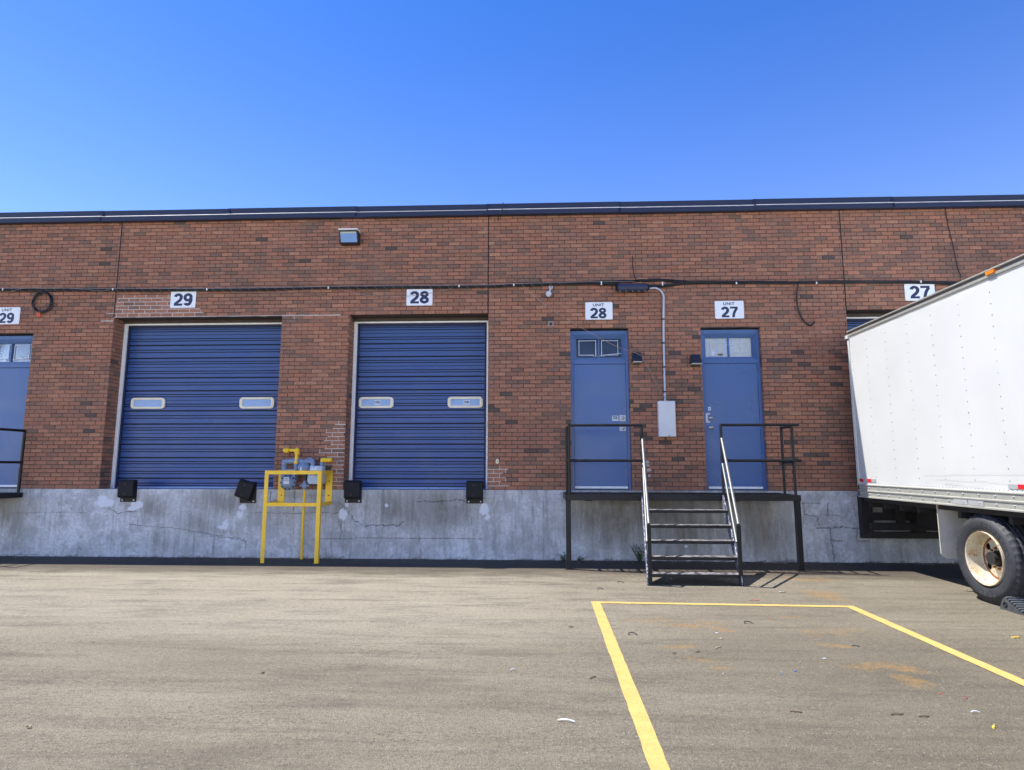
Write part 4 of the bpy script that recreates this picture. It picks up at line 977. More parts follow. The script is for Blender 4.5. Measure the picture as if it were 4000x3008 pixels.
# ------------------------------------------------------------------ meter guard
YG = 9.64
a0 = at(1027, 1838, YG); a1 = at(1250, 1838, YG); zt = a0.z; zl = at(1100, 1971, YG).z; gx0, gx1 = at(1027, 2000, YG).x-.003, at(1250, 2000, YG).x
t = thing('meter_guard', 'yellow steel guard frame standing around the gas meters', 'guard frame', ((gx0+gx1)/2, YG, 0))
pw = .062
for x in (gx0, gx1-pw):
    m = MB(); m.box(x, x+pw, YG, YG+.012, 0, zt-.0605); m.box(x if x == gx0 else x+pw-.012, (x+.012) if x == gx0 else x+pw, YG+.0121, YG+pw, 0, zt-.0605)
    part(m, 'post', YELLOW, t, .002)
m = MB(); m.box(gx0, gx1, YG, YG+.012, zt-.06, zt); m.box(gx0, gx1, YG+.0121, YG+.06, zt-.012, zt); part(m, 'top_rail', YELLOW, t, .002)
m = MB(); m.box(gx0+pw, gx1-pw, YG, YG+.012, zl-.028, zl+.028); m.box(gx0+pw, gx1-pw, YG+.0121, YG+.05, zl-.028, zl-.016); part(m, 'lower_rail', YELLOW, t, .002)
for x in (gx0, gx1-.012):
    for za_, zb__ in ((zt-.058, zt-.002), (zl-.026, zl+.026)): m = MB(); m.box(x, x+.012, YG+.061, W-.03, za_, zb__); part(m, 'side_rail', YELLOW, t, .002)
for x in (gx0, gx1):
    m = MB(); xa = x if x == gx0 else x-.115; m.box(xa, xa+.115, W-.03, W-.021, zl-.03, zt); part(m, 'wall_plate', YELLOW, t, .002)
    for zz in (zt-.18, zl+.12):
        b = MB(); b.lathe([(0, .012), (.006, .011), (.008, .001)], (xa+.065, W-.03, zz), (0, -1, 0), 10); part(b, 'plate_bolt', RUST, t)

# ------------------------------------------------------------------ gas meters
YM = W-.22
def mp(x, y, Y=None): return at(x, y, Y or YM)
zz_ = 6.144
def zp(u, v, Y=None): return mp(980+u/zz_, 1720+v/zz_, Y)     # measured in the enlarged view
c = zp(910, 1010)
t = thing('gas_meter_set', 'pair of grey gas meters with blue grey manifold piping inside the guard', 'gas meter', (c.x, W, c.z))
m = MB(); R_ = .225
R_ = (zp(1075, 1010).x-zp(745, 1010).x)/2; c = zp(905, 1010)
m.lathe([(.12, .001), (.12, R_*.8), (.06, R_*1.02), (.0, R_*1.02), (-.012, R_*1.10), (-.03, R_*1.10), (-.032, R_*.86), (-.06, R_*.80), (-.085, R_*.55), (-.09, .001)], c, (0, 1, 0), 40)
m.box(c.x-.13, c.x+.11, YM-.02, YM+.14, c.z+R_*.55, zp(905, 700).z)
part(m, 'round_meter', GASB, t)
for k in range(10):
    a = k*math.pi/5; m = MB(); m.lathe([(0, .013), (-.012, .012), (-.015, .001)], c+Vector((math.cos(a)*R_*1.0, -.03, math.sin(a)*R_*1.0)), (0, 1, 0), 8); part(m, 'flange_bolt', DARKM, t)
m = MB(); q = c+Vector((0, -.092, .02)); m.box(q.x-.045, q.x+.045, q.y-.002, q.y, q.z+.02, q.z+.065); m.box(q.x-.045, q.x+.045, q.y-.002, q.y, q.z-.045, q.z+.010); m.box(q.x-.03, q.x+.03, q.y-.003, q.y-.0021, q.z+.035, q.z+.045, 1)
part(m, 'label_plate', [STICKER, DARKM], t)
# square meter
A = zp(1375, 1035); B_ = zp(1765, 800)
m = MB(); m.prism(rrect(A.x, B_.x, A.z-.01, B_.z+.02, .05), 'y', YM-.05, YM+.10); part(m, 'meter_body', GASL, t, .012)
m = MB(); A2_ = zp(1430, 730); B2_ = zp(1745, 610); m.box(A2_.x, B2_.x, YM-.05, YM+.10, A2_.z-.08, B2_.z); part(m, 'meter_head', GASL, t, .012)
m = MB(); q0 = zp(1450, 715, YM-.052); q1 = zp(1590, 640, YM-.052); m.box(q0.x, q1.x, YM-.056, YM-.051, q0.z, q1.z); m.box(q0.x+.03, q1.x-.05, YM-.058, YM-.0565, (q0.z+q1.z)/2, (q0.z+q1.z)/2+.01, 1)
q0 = zp(1410, 880, YM-.062); q1 = zp(1520, 820, YM-.062); m.box(q0.x, q1.x, YM-.064, YM-.0605, q0.z, q1.z); m.box(q0.x+.01, q1.x-.02, YM-.066, YM-.0645, q0.z+.02, q0.z+.03, 1)
part(m, 'dial_plate', [STICKER, DARKM], t)
pr = .030
def pipe(pts, r, mat, name, Y=None, smooth=True, joints=()):
    m = MB(); P = [zp(*p) if len(p) == 2 else zp(p[0], p[1], p[2]) for p in pts]
    m.tube(P, r, 12)
    for j in range(1, len(P)-1): m.lathe([(-r*1.3, .001)]+[(-r*1.25*math.cos(a), r*1.28*math.sin(a)) for a in [i*math.pi/8 for i in range(1, 8)]]+[(r*1.3, .001)], P[j], (0, 0, 1), 14)
    for (u, v, ax) in joints:
        p = zp(u, v, Y or YM); m.lathe([(-.03, r*1.05), (-.028, r*1.3), (.028, r*1.3), (.03, r*1.05)], p, ax, 14)
    return part(m, name, mat, t)
X_ = (1, 0, 0); Z_ = (0, 0, 1)
pipe([(800, 690), (805, 505), (900, 505), (1100, 500)], pr, GASB, 'manifold_pipe', joints=((800, 660, Z_), (800, 570, Z_), (870, 505, X_), (960, 503, X_), (1030, 502, X_)))
pipe([(1100, 500), (1480, 495), (1485, 610)], pr, GASB, 'manifold_pipe', joints=((1130, 500, X_), (1230, 500, X_), (1360, 498, X_), (1430, 497, X_), (1485, 545, Z_), (1485, 600, Z_)))
pipe([(1090, 690), (1090, 560)], pr, GASB, 'riser_pipe', joints=((1090, 660, Z_), (1090, 600, Z_)))
pipe([(1700, 610), (1705, 520)], pr*.8, GASB, 'riser_pipe', joints=((1700, 585, Z_),))
for (u, v) in ((1035, 450), (1385, 445), (1445, 445)): p = zp(u, v); m = MB(); m.tube([p+Vector((0, 0, -.05)), p+Vector((0, 0, .02))], .018, 8); part(m, 'test_plug', GASB, t)
m = MB(); m.box(zp(755, 700).x, zp(1130, 700).x, YM-.04, YM+.05, zp(900, 712).z, zp(900, 690).z); part(m, 'meter_bar', GASB, t, .004)
# regulator
q = zp(1285, 650); m = MB(); m.lathe([(.08, .001), (.08, .045), (.02, .09), (.01, .105), (-.01, .105), (-.02, .09), (-.06, .04), (-.065, .001)], q, (.5, -.6, .1), 28)
m.tube([q+Vector((.0, 0, -.01)), zp(1410, 690)], .028, 12); part(m, 'regulator', GASB, t)
m = MB(); m.box(q.x-.02, q.x-.004, YM-.12, YM-.118, q.z-.05, q.z+.01); part(m, 'tag', WHITE, t)
pipe([(1300, 720), (1297, 1000)], .022, paint('bare_pipe', (.055, .05, .055), .6, var=.3), 'drop_pipe', joints=((1300, 840, Z_), (1298, 900, Z_)))
m = MB(); q = zp(1290, 1085); m.lathe([(-.07, .024), (-.045, .026), (-.03, .042), (.03, .042), (.045, .026), (.075, .024)], q, Z_, 14); m.tube([q+Vector((-.08, 0, 0)), q+Vector((.08, 0, 0))], .018, 8); part(m, 'shutoff_valve', GASB, t)
pb = gnd(1176, 2176); pb = Vector((zp(1290, 1100).x, YM, 0))
top = zp(1290, 1140); m = MB(); m.tube([(pb.x-.035, YM+.1, -.02), (pb.x-.02, YM+.05, .5), (top.x, top.y, top.z)], .022, 12); part(m, 'supply_pipe', YELLOW, t)
# yellow house pipes
pipe([(820, 240, W+.02), (830, 240), (1110, 238), (1090, 560)], .033, YELLOW, 'house_pipe', joints=((875, 240, X_), (1108, 300, Z_), (1092, 520, Z_)))
pipe([(1705, 520), (1720, 470), (1900, 472), (1935, 475, W+.02)], .027, YELLOW, 'house_pipe', joints=((1790, 471, X_), (1870, 472, X_)))

# ------------------------------------------------------------------ steel landing with stairs
def rail_tube(pts, r=.021): 
    m = MB(); m.tube(pts, r, 12); return m
YF = 9.27; zdk = at(2600, 1933, YF).z
xa = at(2208, 1935, YF).x; xb = at(3129, 1935, YF).x
t = thing('stair_platform', 'black steel landing with stairs and railings before the two entry doors', 'stairs', ((xa+xb)/2, YF, 0))
m = MB()
m.box(xa, xb, YF, YF+.008, zdk-.085, zdk); m.box(xa, xb, YF+.0081, YF+.05, zdk-.085, zdk-.078); m.box(xa, xa+.008, YF+.0081, W-.03, zdk-.085, zdk-.001); m.box(xb-.008, xb, YF+.0081, W-.03, zdk-.085, zdk-.001)
m.box(xa+.0081, xb-.0081, W-.04, W-.03, zdk-.085, zdk-.001)
for xx in (xa+.8, xa+1.6, xa+2.4): m.box(xx, xx+.05, YF+.051, W-.041, zdk-.085, zdk-.034)
part(m, 'deck_frame', BLACK, t, .002)
m = MB(); y = YF+.03
while y < W-.06: m.box(xa+.009, xb-.009, y, y+.006, zdk-.032, zdk-.001); y += .042
x = xa+.1
while x < xb-.05: m.box(x, x+.007, YF+.009, W-.042, zdk-.012, zdk-.002+.0005); x += .105
part(m, 'deck_grating', BLACK, t)
for x in (xa+.008, xb-.082):
    m = MB(); m.box(x, x+.074, YF+.009, YF+.083, 0, zdk-.0865); m.box(x-.02, x+.094, YF-.005, YF+.1, 0, .008); part(m, 'leg', BLACK, t, .003)
for x in (xa+.35, xb-.75):
    m = MB(); m.box(x, x+.12, W-.10, W-.024, zdk-.14, zdk-.086); part(m, 'wall_bracket', BLACK, t, .002)
def V(px, py, Y): return at(px, py, Y)
zr = V(2400, 1661, YF+.03).z; zm = V(2400, 1799, YF+.03).z; yr = YF+.03; yk = W-.12
xl0 = V(2222, 1661, yr).x; xl1 = V(2507, 1661, yr).x; xr0 = V(2815, 1661, yr).x; xrp = V(3092, 1661, yr).x; xre = V(3119, 1661, yr).x
posts = [(xl0, yr), (xl0, yk), (xl1, yr), (xr0, yr), (xrp, yr), (xrp+.0, V(3022, 1680, 9.7).y)]
for (x, y) in posts: part(rail_tube([(x, y, zdk-.03), (x, y, zr)], .020), 'railing_post', BLACK, t)
part(rail_tube([(xl0, yr, zr), (xl1, yr, zr)]), 'top_rail', BLACK, t); part(rail_tube([(xl0, yr, zm), (xl1-.01, yr, zm)]), 'mid_rail', BLACK, t)
part(rail_tube([(xr0, yr, zr), (xre, yr, zr)]), 'top_rail', BLACK, t); part(rail_tube([(xr0, yr, zm), (xre+.01, yr, zm)]), 'mid_rail', BLACK, t)
part(rail_tube([(xl0, yr, zr), (xl0, yk, zr)]), 'side_rail', BLACK, t); part(rail_tube([(xl0, yr, zm), (xl0, yk, zm)]), 'side_rail', BLACK, t)
part(rail_tube([(xrp, yr, zr-.02), (xrp, posts[-1][1], zr-.02)]), 'side_rail', BLACK, t); part(rail_tube([(xrp, yr, zm-.02), (xrp, posts[-1][1], zm-.02)]), 'side_rail', BLACK, t)
# stairs
YB = 8.13; sx0 = V(2515, 1940, YF).x; sx1 = V(2822, 1940, YF).x; nb = gnd(2543, 2287)
sx0 = nb.x-.045; sx1 = gnd(2896, 2290).x+.045-.03
run = YF-.0-YB; rise = zdk
SK = (xl1-(nb.x-.005))
S_ = Matrix(((1, SK/(YF-YB), 0, -SK/(YF-YB)*YB), (0, 1, 0, 0), (0, 0, 1, 0), (0, 0, 0, 1)))
for x in (sx0, sx1-.012):
    m = MB(); k = .115
    m.prism([(YB-.03, 0), (YB+.09, 0), (YF+.0-.002, zdk-.21), (YF-.002, zdk-.005), (YF-.09, zdk-.005), (YB-.03, .12)], 'x', x, x+.012, 0, S_)
    if x == sx0: m.box(x+.0121, x+.03, YB-.02, YB+.03, 0, .1)
    part(m, 'stringer', STRING, t, .002)
TREAD = paint('worn_tread', (.05, .048, .05), .5, var=.4, scale=9, chips=((.22, .21, .21), .48, 14))
for i in range(1, 6):
    z = (.142, .330, .516, .704, .897)[i-1]; y0 = YB+run*(i-1)/6*1.0+.0; m = MB(); d_ = .19; so = SK*(y0+d_/2-YB)/(YF-YB)
    m.box(sx0+.013+so, sx1-.013+so, y0, y0+.005, z-.042, z-.003, 1); m.box(sx0+.013+so, sx1-.013+so, y0+.0051, y0+d_, z-.006, z-.0005); m.box(sx0+.013+so, sx1-.013+so, y0+d_-.005, y0+d_, z-.042, z-.0065, 1)
    part(m, 'tread', [TREAD, BLACK], t, .0015)
for (x, pxt, pxn) in ((nb.x-.005, 0, 0), (gnd(2896, 2290).x, 0, 0)):
    xx = x; ztop = V(2545, 2047, YB).z; zt2 = V(2507, 1714, YF).z; zlow = V(2540, 2118, YB).z; zt3 = V(2508, 1812, YF).z
    m = MB(); m.box(xx-.023, xx+.023, YB-.023, YB+.023, 0, ztop-.012); part(m, 'newel_post', BLACK, t, .003)
    xtop = xl1 if x < 2 else xr0
    m = rail_tube([(xtop, yr-.02, zt2), (xx, YB-.005, ztop)], .021); part(m, 'handrail', RAILW, t)
    m = rail_tube([(xtop-.002, yr-.02, zt3), (xx-.022, YB+.028, zlow)], .017); part(m, 'lower_handrail', RAILW, t)

# second landing at the left edge
xR = at(76, 1925, W-.1).x; xLn = xR-2.1
t = thing('landing', 'black steel landing with side railing before the door at the left edge', 'landing', ((xR+xLn)/2, YF, 0))
m = MB(); z2 = at(70, 1924, W-.1).z
m.box(xLn, xR, YF, YF+.008, z2-.085, z2); m.box(xLn, xLn+.008, YF+.0081, W-.03, z2-.085, z2-.001); m.box(xR-.008, xR, YF+.0081, W-.03, z2-.085, z2-.001); m.box(xLn+.0081, xR-.0081, W-.04, W-.03, z2-.085, z2-.001)
part(m, 'deck_frame', BLACK, t, .002)
m = MB(); y = YF+.03
while y < W-.06: m.box(xLn+.009, xR-.009, y, y+.006, z2-.032, z2-.001); y += .042
part(m, 'deck_grating', BLACK, t)
for x in (xLn+.008, xR-.082):
    m = MB(); m.box(x, x+.074, YF+.009, YF+.083, 0, z2-.0865); part(m, 'leg', BLACK, t, .003)
zr2 = at(86, 1683, W-.12).z; zm2 = at(78, 1806, W-.12).z; xrl = xR-.035+.03
for x in (xrl, xLn+.03):
    for y in (yr, W-.12): part(rail_tube([(x, y, z2-.03), (x, y, zr2)], .022), 'railing_post', BLACK, t)
    part(rail_tube([(x, yr, zr2), (x, W-.12, zr2)], .023), 'side_rail', BLACK, t); part(rail_tube([(x, yr, zm2), (x, W-.12, zm2)], .021), 'side_rail', BLACK, t)

# dark timber frame on the foundation behind the truck
A = at(3374, 2103, W-.14); B_ = at(3374, 1945, W-.14)
t = thing('dock_timber_frame', 'dark timber frame bolted to the concrete base behind the truck wheels', 'frame', (A.x+1.2, W, A.z))
x0, x1, z0, z1 = A.x, A.x+2.5, A.z, B_.z+.03; ya, yb = W-.14, W-.022
zb1 = at(3400, 2079, W-.14).z; zm0 = at(3400, 2033, W-.14).z; zm1 = at(3400, 2004, W-.14).z
for (a, b, c_, d_, nm) in ((x0, x1, z0, zb1, 'rail'), (x0+.17, x1, zm0, zm1, 'rail'), (x0, x0+.169, zb1+.001, z1, 'post'), (x0+.79, x0+.97, zb1+.001, zm0-.001, 'block'), (x0+.17, x1, z1-.04, z1, 'rail'), (x0+.38, x0+.8, zm1+.001, z1-.11, 'block'), (x0+1.6, x0+1.8, zb1+.001, zm0-.001, 'block')):
    m = MB(); m.box(a, b, ya, yb, c_, d_); part(m, nm, TIMBER, t, .006)

# ------------------------------------------------------------------ truck
TX = 4.95; TR = 9.80; TF = 2.6; TW = 2.45; Z0, Z1 = 1.045, 3.655
t = thing('box_truck', 'white box truck with riveted side backed up to the loading dock', 'truck', (TX+TW/2, 6.2, 0))
m = MB(); # side panel as gently rippled sheet
zc0, zc1 = 1.243, 3.55; ny, nz_ = 150, 40; vs = []
for j in range(nz_+1):
    for i in range(ny+1):
        yy = TF+(TR-.03-TF)*i/ny; z = zc0+(zc1-zc0)*j/nz_
        rip = .0022*math.sin((yy-8.757)*2*math.pi/.51)*math.sin(z*3+yy*1.3)+.0025*math.sin(yy*3.1+z*2.2)*math.sin(z*4.3-yy)
        vs.append((TX+rip*(1 if 0 < j < nz_ else 0), yy, z))
m.add(vs, [(j*(ny+1)+i, j*(ny+1)+i+1, (j+1)*(ny+1)+i+1, (j+1)*(ny+1)+i) for j in range(nz_) for i in range(ny)], 0, True)
part(m, 'side_panel', PANELW, t)
m = MB(); m.box(TX+.02, TX+TW-.02, TF+.02, TR-.02, Z0+.10, Z1-.02); m.box(TX+TW-.019, TX+TW, TF, TR, Z0, Z1-.03); m.box(TX+.01, TX+TW-.02, TF, TF+.019, Z0+.1, Z1-.03); part(m, 'box_body', PANELW, t)
m = MB(); ys = [8.757+k*.512 for k in range(-12, 2)]+[9.70]
ys = [y for y in ys if y < 9.75]
def rivet(y, z, x=TX, r=.0075): m.lathe([(0, r), (.004, r*.85), (.0065, .0005)], (x, y, z), (-1, 0, 0), 6)
for y in ys:
    z = 1.36
    while z < 3.50: rivet(y, z, TX+.001, .0075 if y < 9.6 else .005); z += .128
y = TF+.05
while y < 9.7: rivet(y, 1.262, TX+.001, .0055); y += .062
tag(part(m, 'rivets', plain('dull_rivet', (.22, .22, .22), .5), t), kind='stuff')
# bottom rail
m = MB(); e0 = TX-.022
prof = [(TX+.02, 1.243), (e0+.004, 1.243), (e0, 1.236), (e0, 1.228), (e0+.010, 1.222), (e0+.010, 1.158), (e0, 1.152), (e0, 1.138), (e0+.010, 1.132), (e0+.010, 1.068), (e0, 1.062), (e0, 1.045), (TX+.02, 1.045)]
m.prism(prof, 'y', TF, TR-.01); part(m, 'bottom_rail', ALU, t)
m = MB(); y = 9.72
while y > TF: 
    for z in (1.195, 1.102): m = MB(); m.lathe([(0, .011), (.007, .010), (.011, .004), (.0115, .0005)], (e0+.010, y, z), (-1, 0, 0), 8); part(m, 'rail_bolt', paint('dull_zinc', (.36, .37, .37)), t)
    y -= .255
m = MB(); rr = random.Random(9)
for (ya, yb_, za, zb) in ((8.15, 6.4, 1.395, 1.44), (7.9, 5.9, 1.35, 1.33), (7.75, 7.1, 1.30, 1.275)):
    P = [(ya+(yb_-ya)*i/40, za+(zb-za)*i/40+.004*math.sin(i*.5)+rr.uniform(-.002, .002)) for i in range(41)]
    m.add([(TX-.0058, p[0], p[1]+q) for p in P for q in (.0012, -.0012)], [(2*i, 2*i+1, 2*i+3, 2*i+2) for i in range(40)])
tag(part(m, 'scratch', plain('scratch_grey', (.42, .43, .42), .5), t), kind='stuff')
for (ya_, yb__) in ((7.60, 7.36), (7.34, 7.10)):
    m = MB(); m.box(e0+.004, e0+.0098, yb__, ya_, 1.072, 1.128); part(m, 'splice_plate', paint('dull_zinc', (.36, .37, .37), .5, var=.1), t, .001)
# top rail
prof = [(TX+.02, 3.545), (TX-.004, 3.545), (TX-.006, 3.566), (TX-.012, 3.568), (TX-.014, 3.598), (TX+.006, 3.602), (TX+.008, 3.637), (TX-.020, 3.640), (TX-.020, 3.655), (TX+.05, 3.664), (TX+.30, 3.668), (TX+.30, 3.545)]
m = MB(); m.prism(prof, 'y', TF, TR-.02); part(m, 'top_rail', ALU, t)
m = MB(); m.box(TX+.002, TX+.0055, TF, TR-.03, 3.603, 3.636); part(m, 'rail_recess', RECESS_SHADE, t)  # dark strip paints in the shadow of the rail recess
m = MB(); m.box(TX+.301, TX+TW, TF, TR, 3.62, 3.668); part(m, 'roof_panel', PANELW, t)
# rear frame
for bx in ((TX-.012, TX+.07), (TX+TW-.07, TX+TW+.01)): m = MB(); m.box(bx[0], bx[1], TR-.055, TR+.0, 1.046, 3.52); part(m, 'rear_post', paint('rear_frame', (.62, .62, .56), .4, var=.08), t, .004)
m = MB(); m.box(TX-.03, TX+TW+.01, TR-.06, TR+.05, 3.53, 3.59); part(m, 'rear_header', paint('rear_frame', (.6, .6, .55)), t, .006)
m = MB(); m.box(TX+.071, TX+TW-.071, TR-.05, TR-.01, Z0+.05, 3.52); part(m, 'rear_door', PANELW, t)
c_ = (6.643, 3.60); m = MB(); m.prism(rrect(c_[0]-.06, c_[0]+.06, 3.588, 3.628, .012), 'x', TX-.035, TX+.007); part(m, 'marker_light', AMBER, t, .006)
m = MB(); m.box(TX-.004, TX+.006, c_[0]-.10, c_[0]-.07, 3.59, 3.625); part(m, 'light_bracket', RUST, t)
def tape(ya_, yb__, mat): m = MB(); m.box(TX-.0055, TX-.004, ya_, yb__, 1.272, 1.272+.05); part(m, 'reflector_tape', mat, t)
def tape2(ya_, yb__, mat, z0=1.268):
    m = MB(); m.box(TX-.0060, TX+.004, ya_, yb__, z0, z0+.048); part(m, 'reflector_tape', mat, t)
zt0 = 1.188+.09
for (ya_, yb__, mm) in ((9.64, 9.74, RED), (9.40, 9.52, RED), (9.28, 9.399, TAPEW), (6.60, 6.73, TAPEW), (6.46, 6.599, RED), (4.6, 4.73, TAPEW), (4.45, 4.599, RED)):
    tape2(ya_, yb__, mm, 1.279)
# underside
m = MB(); m.box(TX+.05, TX+TW-.05, TF+.1, TR-.05, .98, 1.044); y = TF+.2
while y < TR-.1: m.box(TX+.06, TX+TW-.06, y, y+.06, .90, .979); y += .4
part(m, 'floor_frame', UNDER, t)
for x in (TX+.75, TX+TW-.85):
    m = MB(); m.box(x, x+.1, .9, TR-.15, .62, .899); part(m, 'chassis_rail', UNDER, t)
m = MB(); m.tube([(TX+.1, 7.25, .49), (TX+TW-.1, 7.25, .49)], .07, 12); m.lathe([(-.15, .08), (-.1, .17), (.1, .17), (.15, .08)], (TX+TW/2, 7.25, .49), (1, 0, 0), 20); part(m, 'rear_axle', UNDER, t)
for bx in (TX+.45, TX+TW-.53): m = MB(); m.box(bx, bx+.08, 6.5, 8.0, .55, .62); part(m, 'leaf_spring', UNDER, t)
m = MB(); m.box(TX+.10, TX+TW-.1, TR-.12, TR-.04, .55, .66); m.box(TX+.5, TX+.6, TR-.12, TR-.04, .66, .95); m.box(TX+TW-.6, TX+TW-.5, TR-.12, TR-.04, .66, .95); part(m, 'rear_underride_bar', UNDER, t)
# inner mud panel and flap
fl0 = at(3648, 1975, 8.0).x
m = MB(); x0 = 4.985; pts = [(x0, 1.035), (x0, .44), (x0+.015, .41), (x0+.05, .385), (x0+.09, .38), (x0+.66, .38), (x0+.66, 1.035)]
m.prism(pts, 'y', 7.99, 8.0); part(m, 'mud_flap', FLAP, t, .001)
m = MB(); m.box(x0-.004, x0+.0, 7.985, 8.004, .44, 1.035); m.box(x0, x0+.66, 7.982, 7.989, .985, 1.03, 1); part(m, 'flap_bracket', [paint('flap_edge', (.45, .42, .36), .6), RUST], t)
# wheels
def wheel(xo, cy, side, seed, name_prefix=True, outer=True):
    R0 = .492; cz = R0-.004; wv = .255; s = side
    wh = bpy.data.objects.new('wheel', None); col.objects.link(wh); wh.parent = t; wh.matrix_parent_inverse = Matrix.Translation(-t.location); wh.location = (xo, cy, cz)   # xo: outer sidewall plane; s=+1 inward is +x
    tyre = MB(); seg = 120
    prof = [(0.055, .292), (.02, .300), (.004, .325), (-.004, .36), (-.006, .40), (-.002, .425), (.004, .430), (.006, .445), (.012, .447), (.014, .462), (.020, .464), (.024, .478), (.036, R0), (.075, R0+.001), (.080, R0-.010), (.086, R0-.010), (.090, R0+.002), (.125, R0+.003), (.130, R0-.010), (.136, R0-.010), (.140, R0+.003), (.175, R0+.002), (.180, R0-.010), (.186, R0-.010), (.190, R0+.001), (.225, R0), (.238, .478), (.256, .43), (.262, .39), (.255, .33), (.235, .30), (.21, .292)]
    vs = []
    for (a, r) in prof:
        for k in range(seg):
            th = 2*math.pi*k/seg; rr_ = r
            if r > R0-.012 and (k+int(a*40)) % 3 == 0 and (a < .08 or a > .185 or True): rr_ = r-.009
            if .46 < r < .4935 and a < .05 and k % 3 == 0: rr_ = r-.016
            vs.append((xo+s*a, cy+math.cos(th)*rr_, cz+math.sin(th)*rr_))
    n = len(prof); tyre.add(vs, [(i*seg+k, i*seg+(k+1) % seg, (i+1)*seg+(k+1) % seg, (i+1)*seg+k) for i in range(n-1) for k in range(seg)], 0, True)
    tr = part(tyre, 'tyre', TYRE, wh)
    if outer and s > 0:
        lt = MB()
        for txt, a_mid, stepa in (('YOKOHAMA', 52, 10.5), ('TY287', 268, 10.5)):
            for i, ch in enumerate(txt):
                ang = math.radians(a_mid-(i-(len(txt)-1)/2)*stepa)   # seen from -x: y runs to the left
                v2, f2 = text_mesh(ch, .040, .02)
                P = []
                # local right = clockwise tangent as seen from -x, where screen right = -y
                ca, sa = math.cos(ang), math.sin(ang)   # screen coords: right = -y, up = z
                for p in v2:
                    rad = .388+p[1]; tan = p[0]*1.15
                    sxn = ca*rad+sa*tan; syn = sa*rad-ca*tan
                    P.append((xo-.0085, cy-sxn, cz+syn))
                lt.add(P, f2)
        part(lt, 'sidewall_lettering', TYREL, wh)
    # rim
    rm = MB(); rp_ = [(.060, .291), (.004, .298), (-.004, .294), (-.002, .284), (.012, .277), (.06, .268), (.10, .262), (.15, .258), (.165, .250), (.170, .235)] if outer else [(.06, .291), (.2, .28), (.21, .10)]
    rm.lathe([(a*s, r) for a, r in rp_], (xo, cy, cz), (1, 0, 0), 64)
    if outer:
        rn, tn = 10, 80; vs = []; X = xo+s*.170
        for i in range(rn+1):
            r = .236-(.236-.088)*i/rn
            for k in range(tn):
                th = 2*math.pi*k/tn; vs.append((X+s*.0-.012*s*(i/rn), cy+math.cos(th)*r, cz+math.sin(th)*r))
        fs = []
        for i in range(rn):
            for k in range(tn):
                rmid = .236-(.236-.088)*(i+.5)/rn; th = 2*math.pi*(k+.5)/tn; hole = False
                for hk in range(5):
                    ha = math.radians(38+72*hk); 
                    if math.hypot(math.cos(th)*rmid-math.cos(ha)*.185, math.sin(th)*rmid-math.sin(ha)*.185) < .034: hole = True
                if not hole: fs.append((i*tn+k, i*tn+(k+1) % tn, (i+1)*tn+(k+1) % tn, (i+1)*tn+k))
        rm.add(vs, fs, 0)
    part(rm, 'rim', RIM, wh)
    if outer:
        m = MB(); m.lathe([(s*-.0045, .2955), (s*-.0056, .2935), (s*-.0045, .2915)], (xo, cy, cz), (1, 0, 0), 64); m.lathe([(s*.166, .2495), (s*.1685, .228), (s*.1675, .215)], (xo, cy, cz), (1, 0, 0), 64)
        part(m, 'rust_ring', RUST, wh)
        for k in range(10):
            m = MB(); a = k*math.pi/5+.2; p = (xo+s*.158, cy+math.cos(a)*.112, cz+math.sin(a)*.112); m.lathe([(0, .017), (-s*.014, .015), (-s*.016, .009), (-s*.024, .008), (-s*.025, .001)], p, (1, 0, 0), 6, smooth=False); part(m, 'lug_nut', RUST, wh)
        m = MB(); m.lathe([(.24*s, .092), (.160*s, .092), (.152*s, .084), (.165*s, .075), (.168*s, .001)], (xo, cy, cz), (1, 0, 0), 28); m.lathe([(.2*s, .25), (.2*s, .001)], (xo, cy, cz), (1, 0, 0), 40)
        part(m, 'hub', UNDER, wh)
wheel(4.975, 7.25, 1, 1); wheel(4.975+.31, 7.25, 1, 2, outer=False)
wheel(TX+TW-.025, 7.25, -1, 3); wheel(TX+TW-.025-.31, 7.25, -1, 4, outer=False)
# simple cab ahead of the box (behind the viewer's right shoulder)
m = MB(); m.prism([(.45, .45), (2.35, .45), (2.35, 2.75), (1.55, 2.8), (.75, 1.65), (.45, 1.5)], 'x', TX+.15, TX+TW-.15); part(m, 'cab', PANELW, t, .05)
m = MB(); m.prism([(1.2, 1.6), (2.1, 1.6), (2.1, 2.35), (1.55, 2.35)], 'x', TX+.143, TX+.149); m.prism([(.80, 1.72), (.79, 1.73), (1.5, 2.68), (1.51, 2.67)], 'x', TX+.3, TX+TW-.3); part(m, 'cab_window', DARK, t)
wheel(5.12, 1.35, 1, 5, outer=False); wheel(TX+TW-.17, 1.35, -1, 6, outer=False)
m = MB(); m.box(TX+.3, TX+TW-.3, .9, 2.6, .5, .75); part(m, 'front_chassis', UNDER, t)

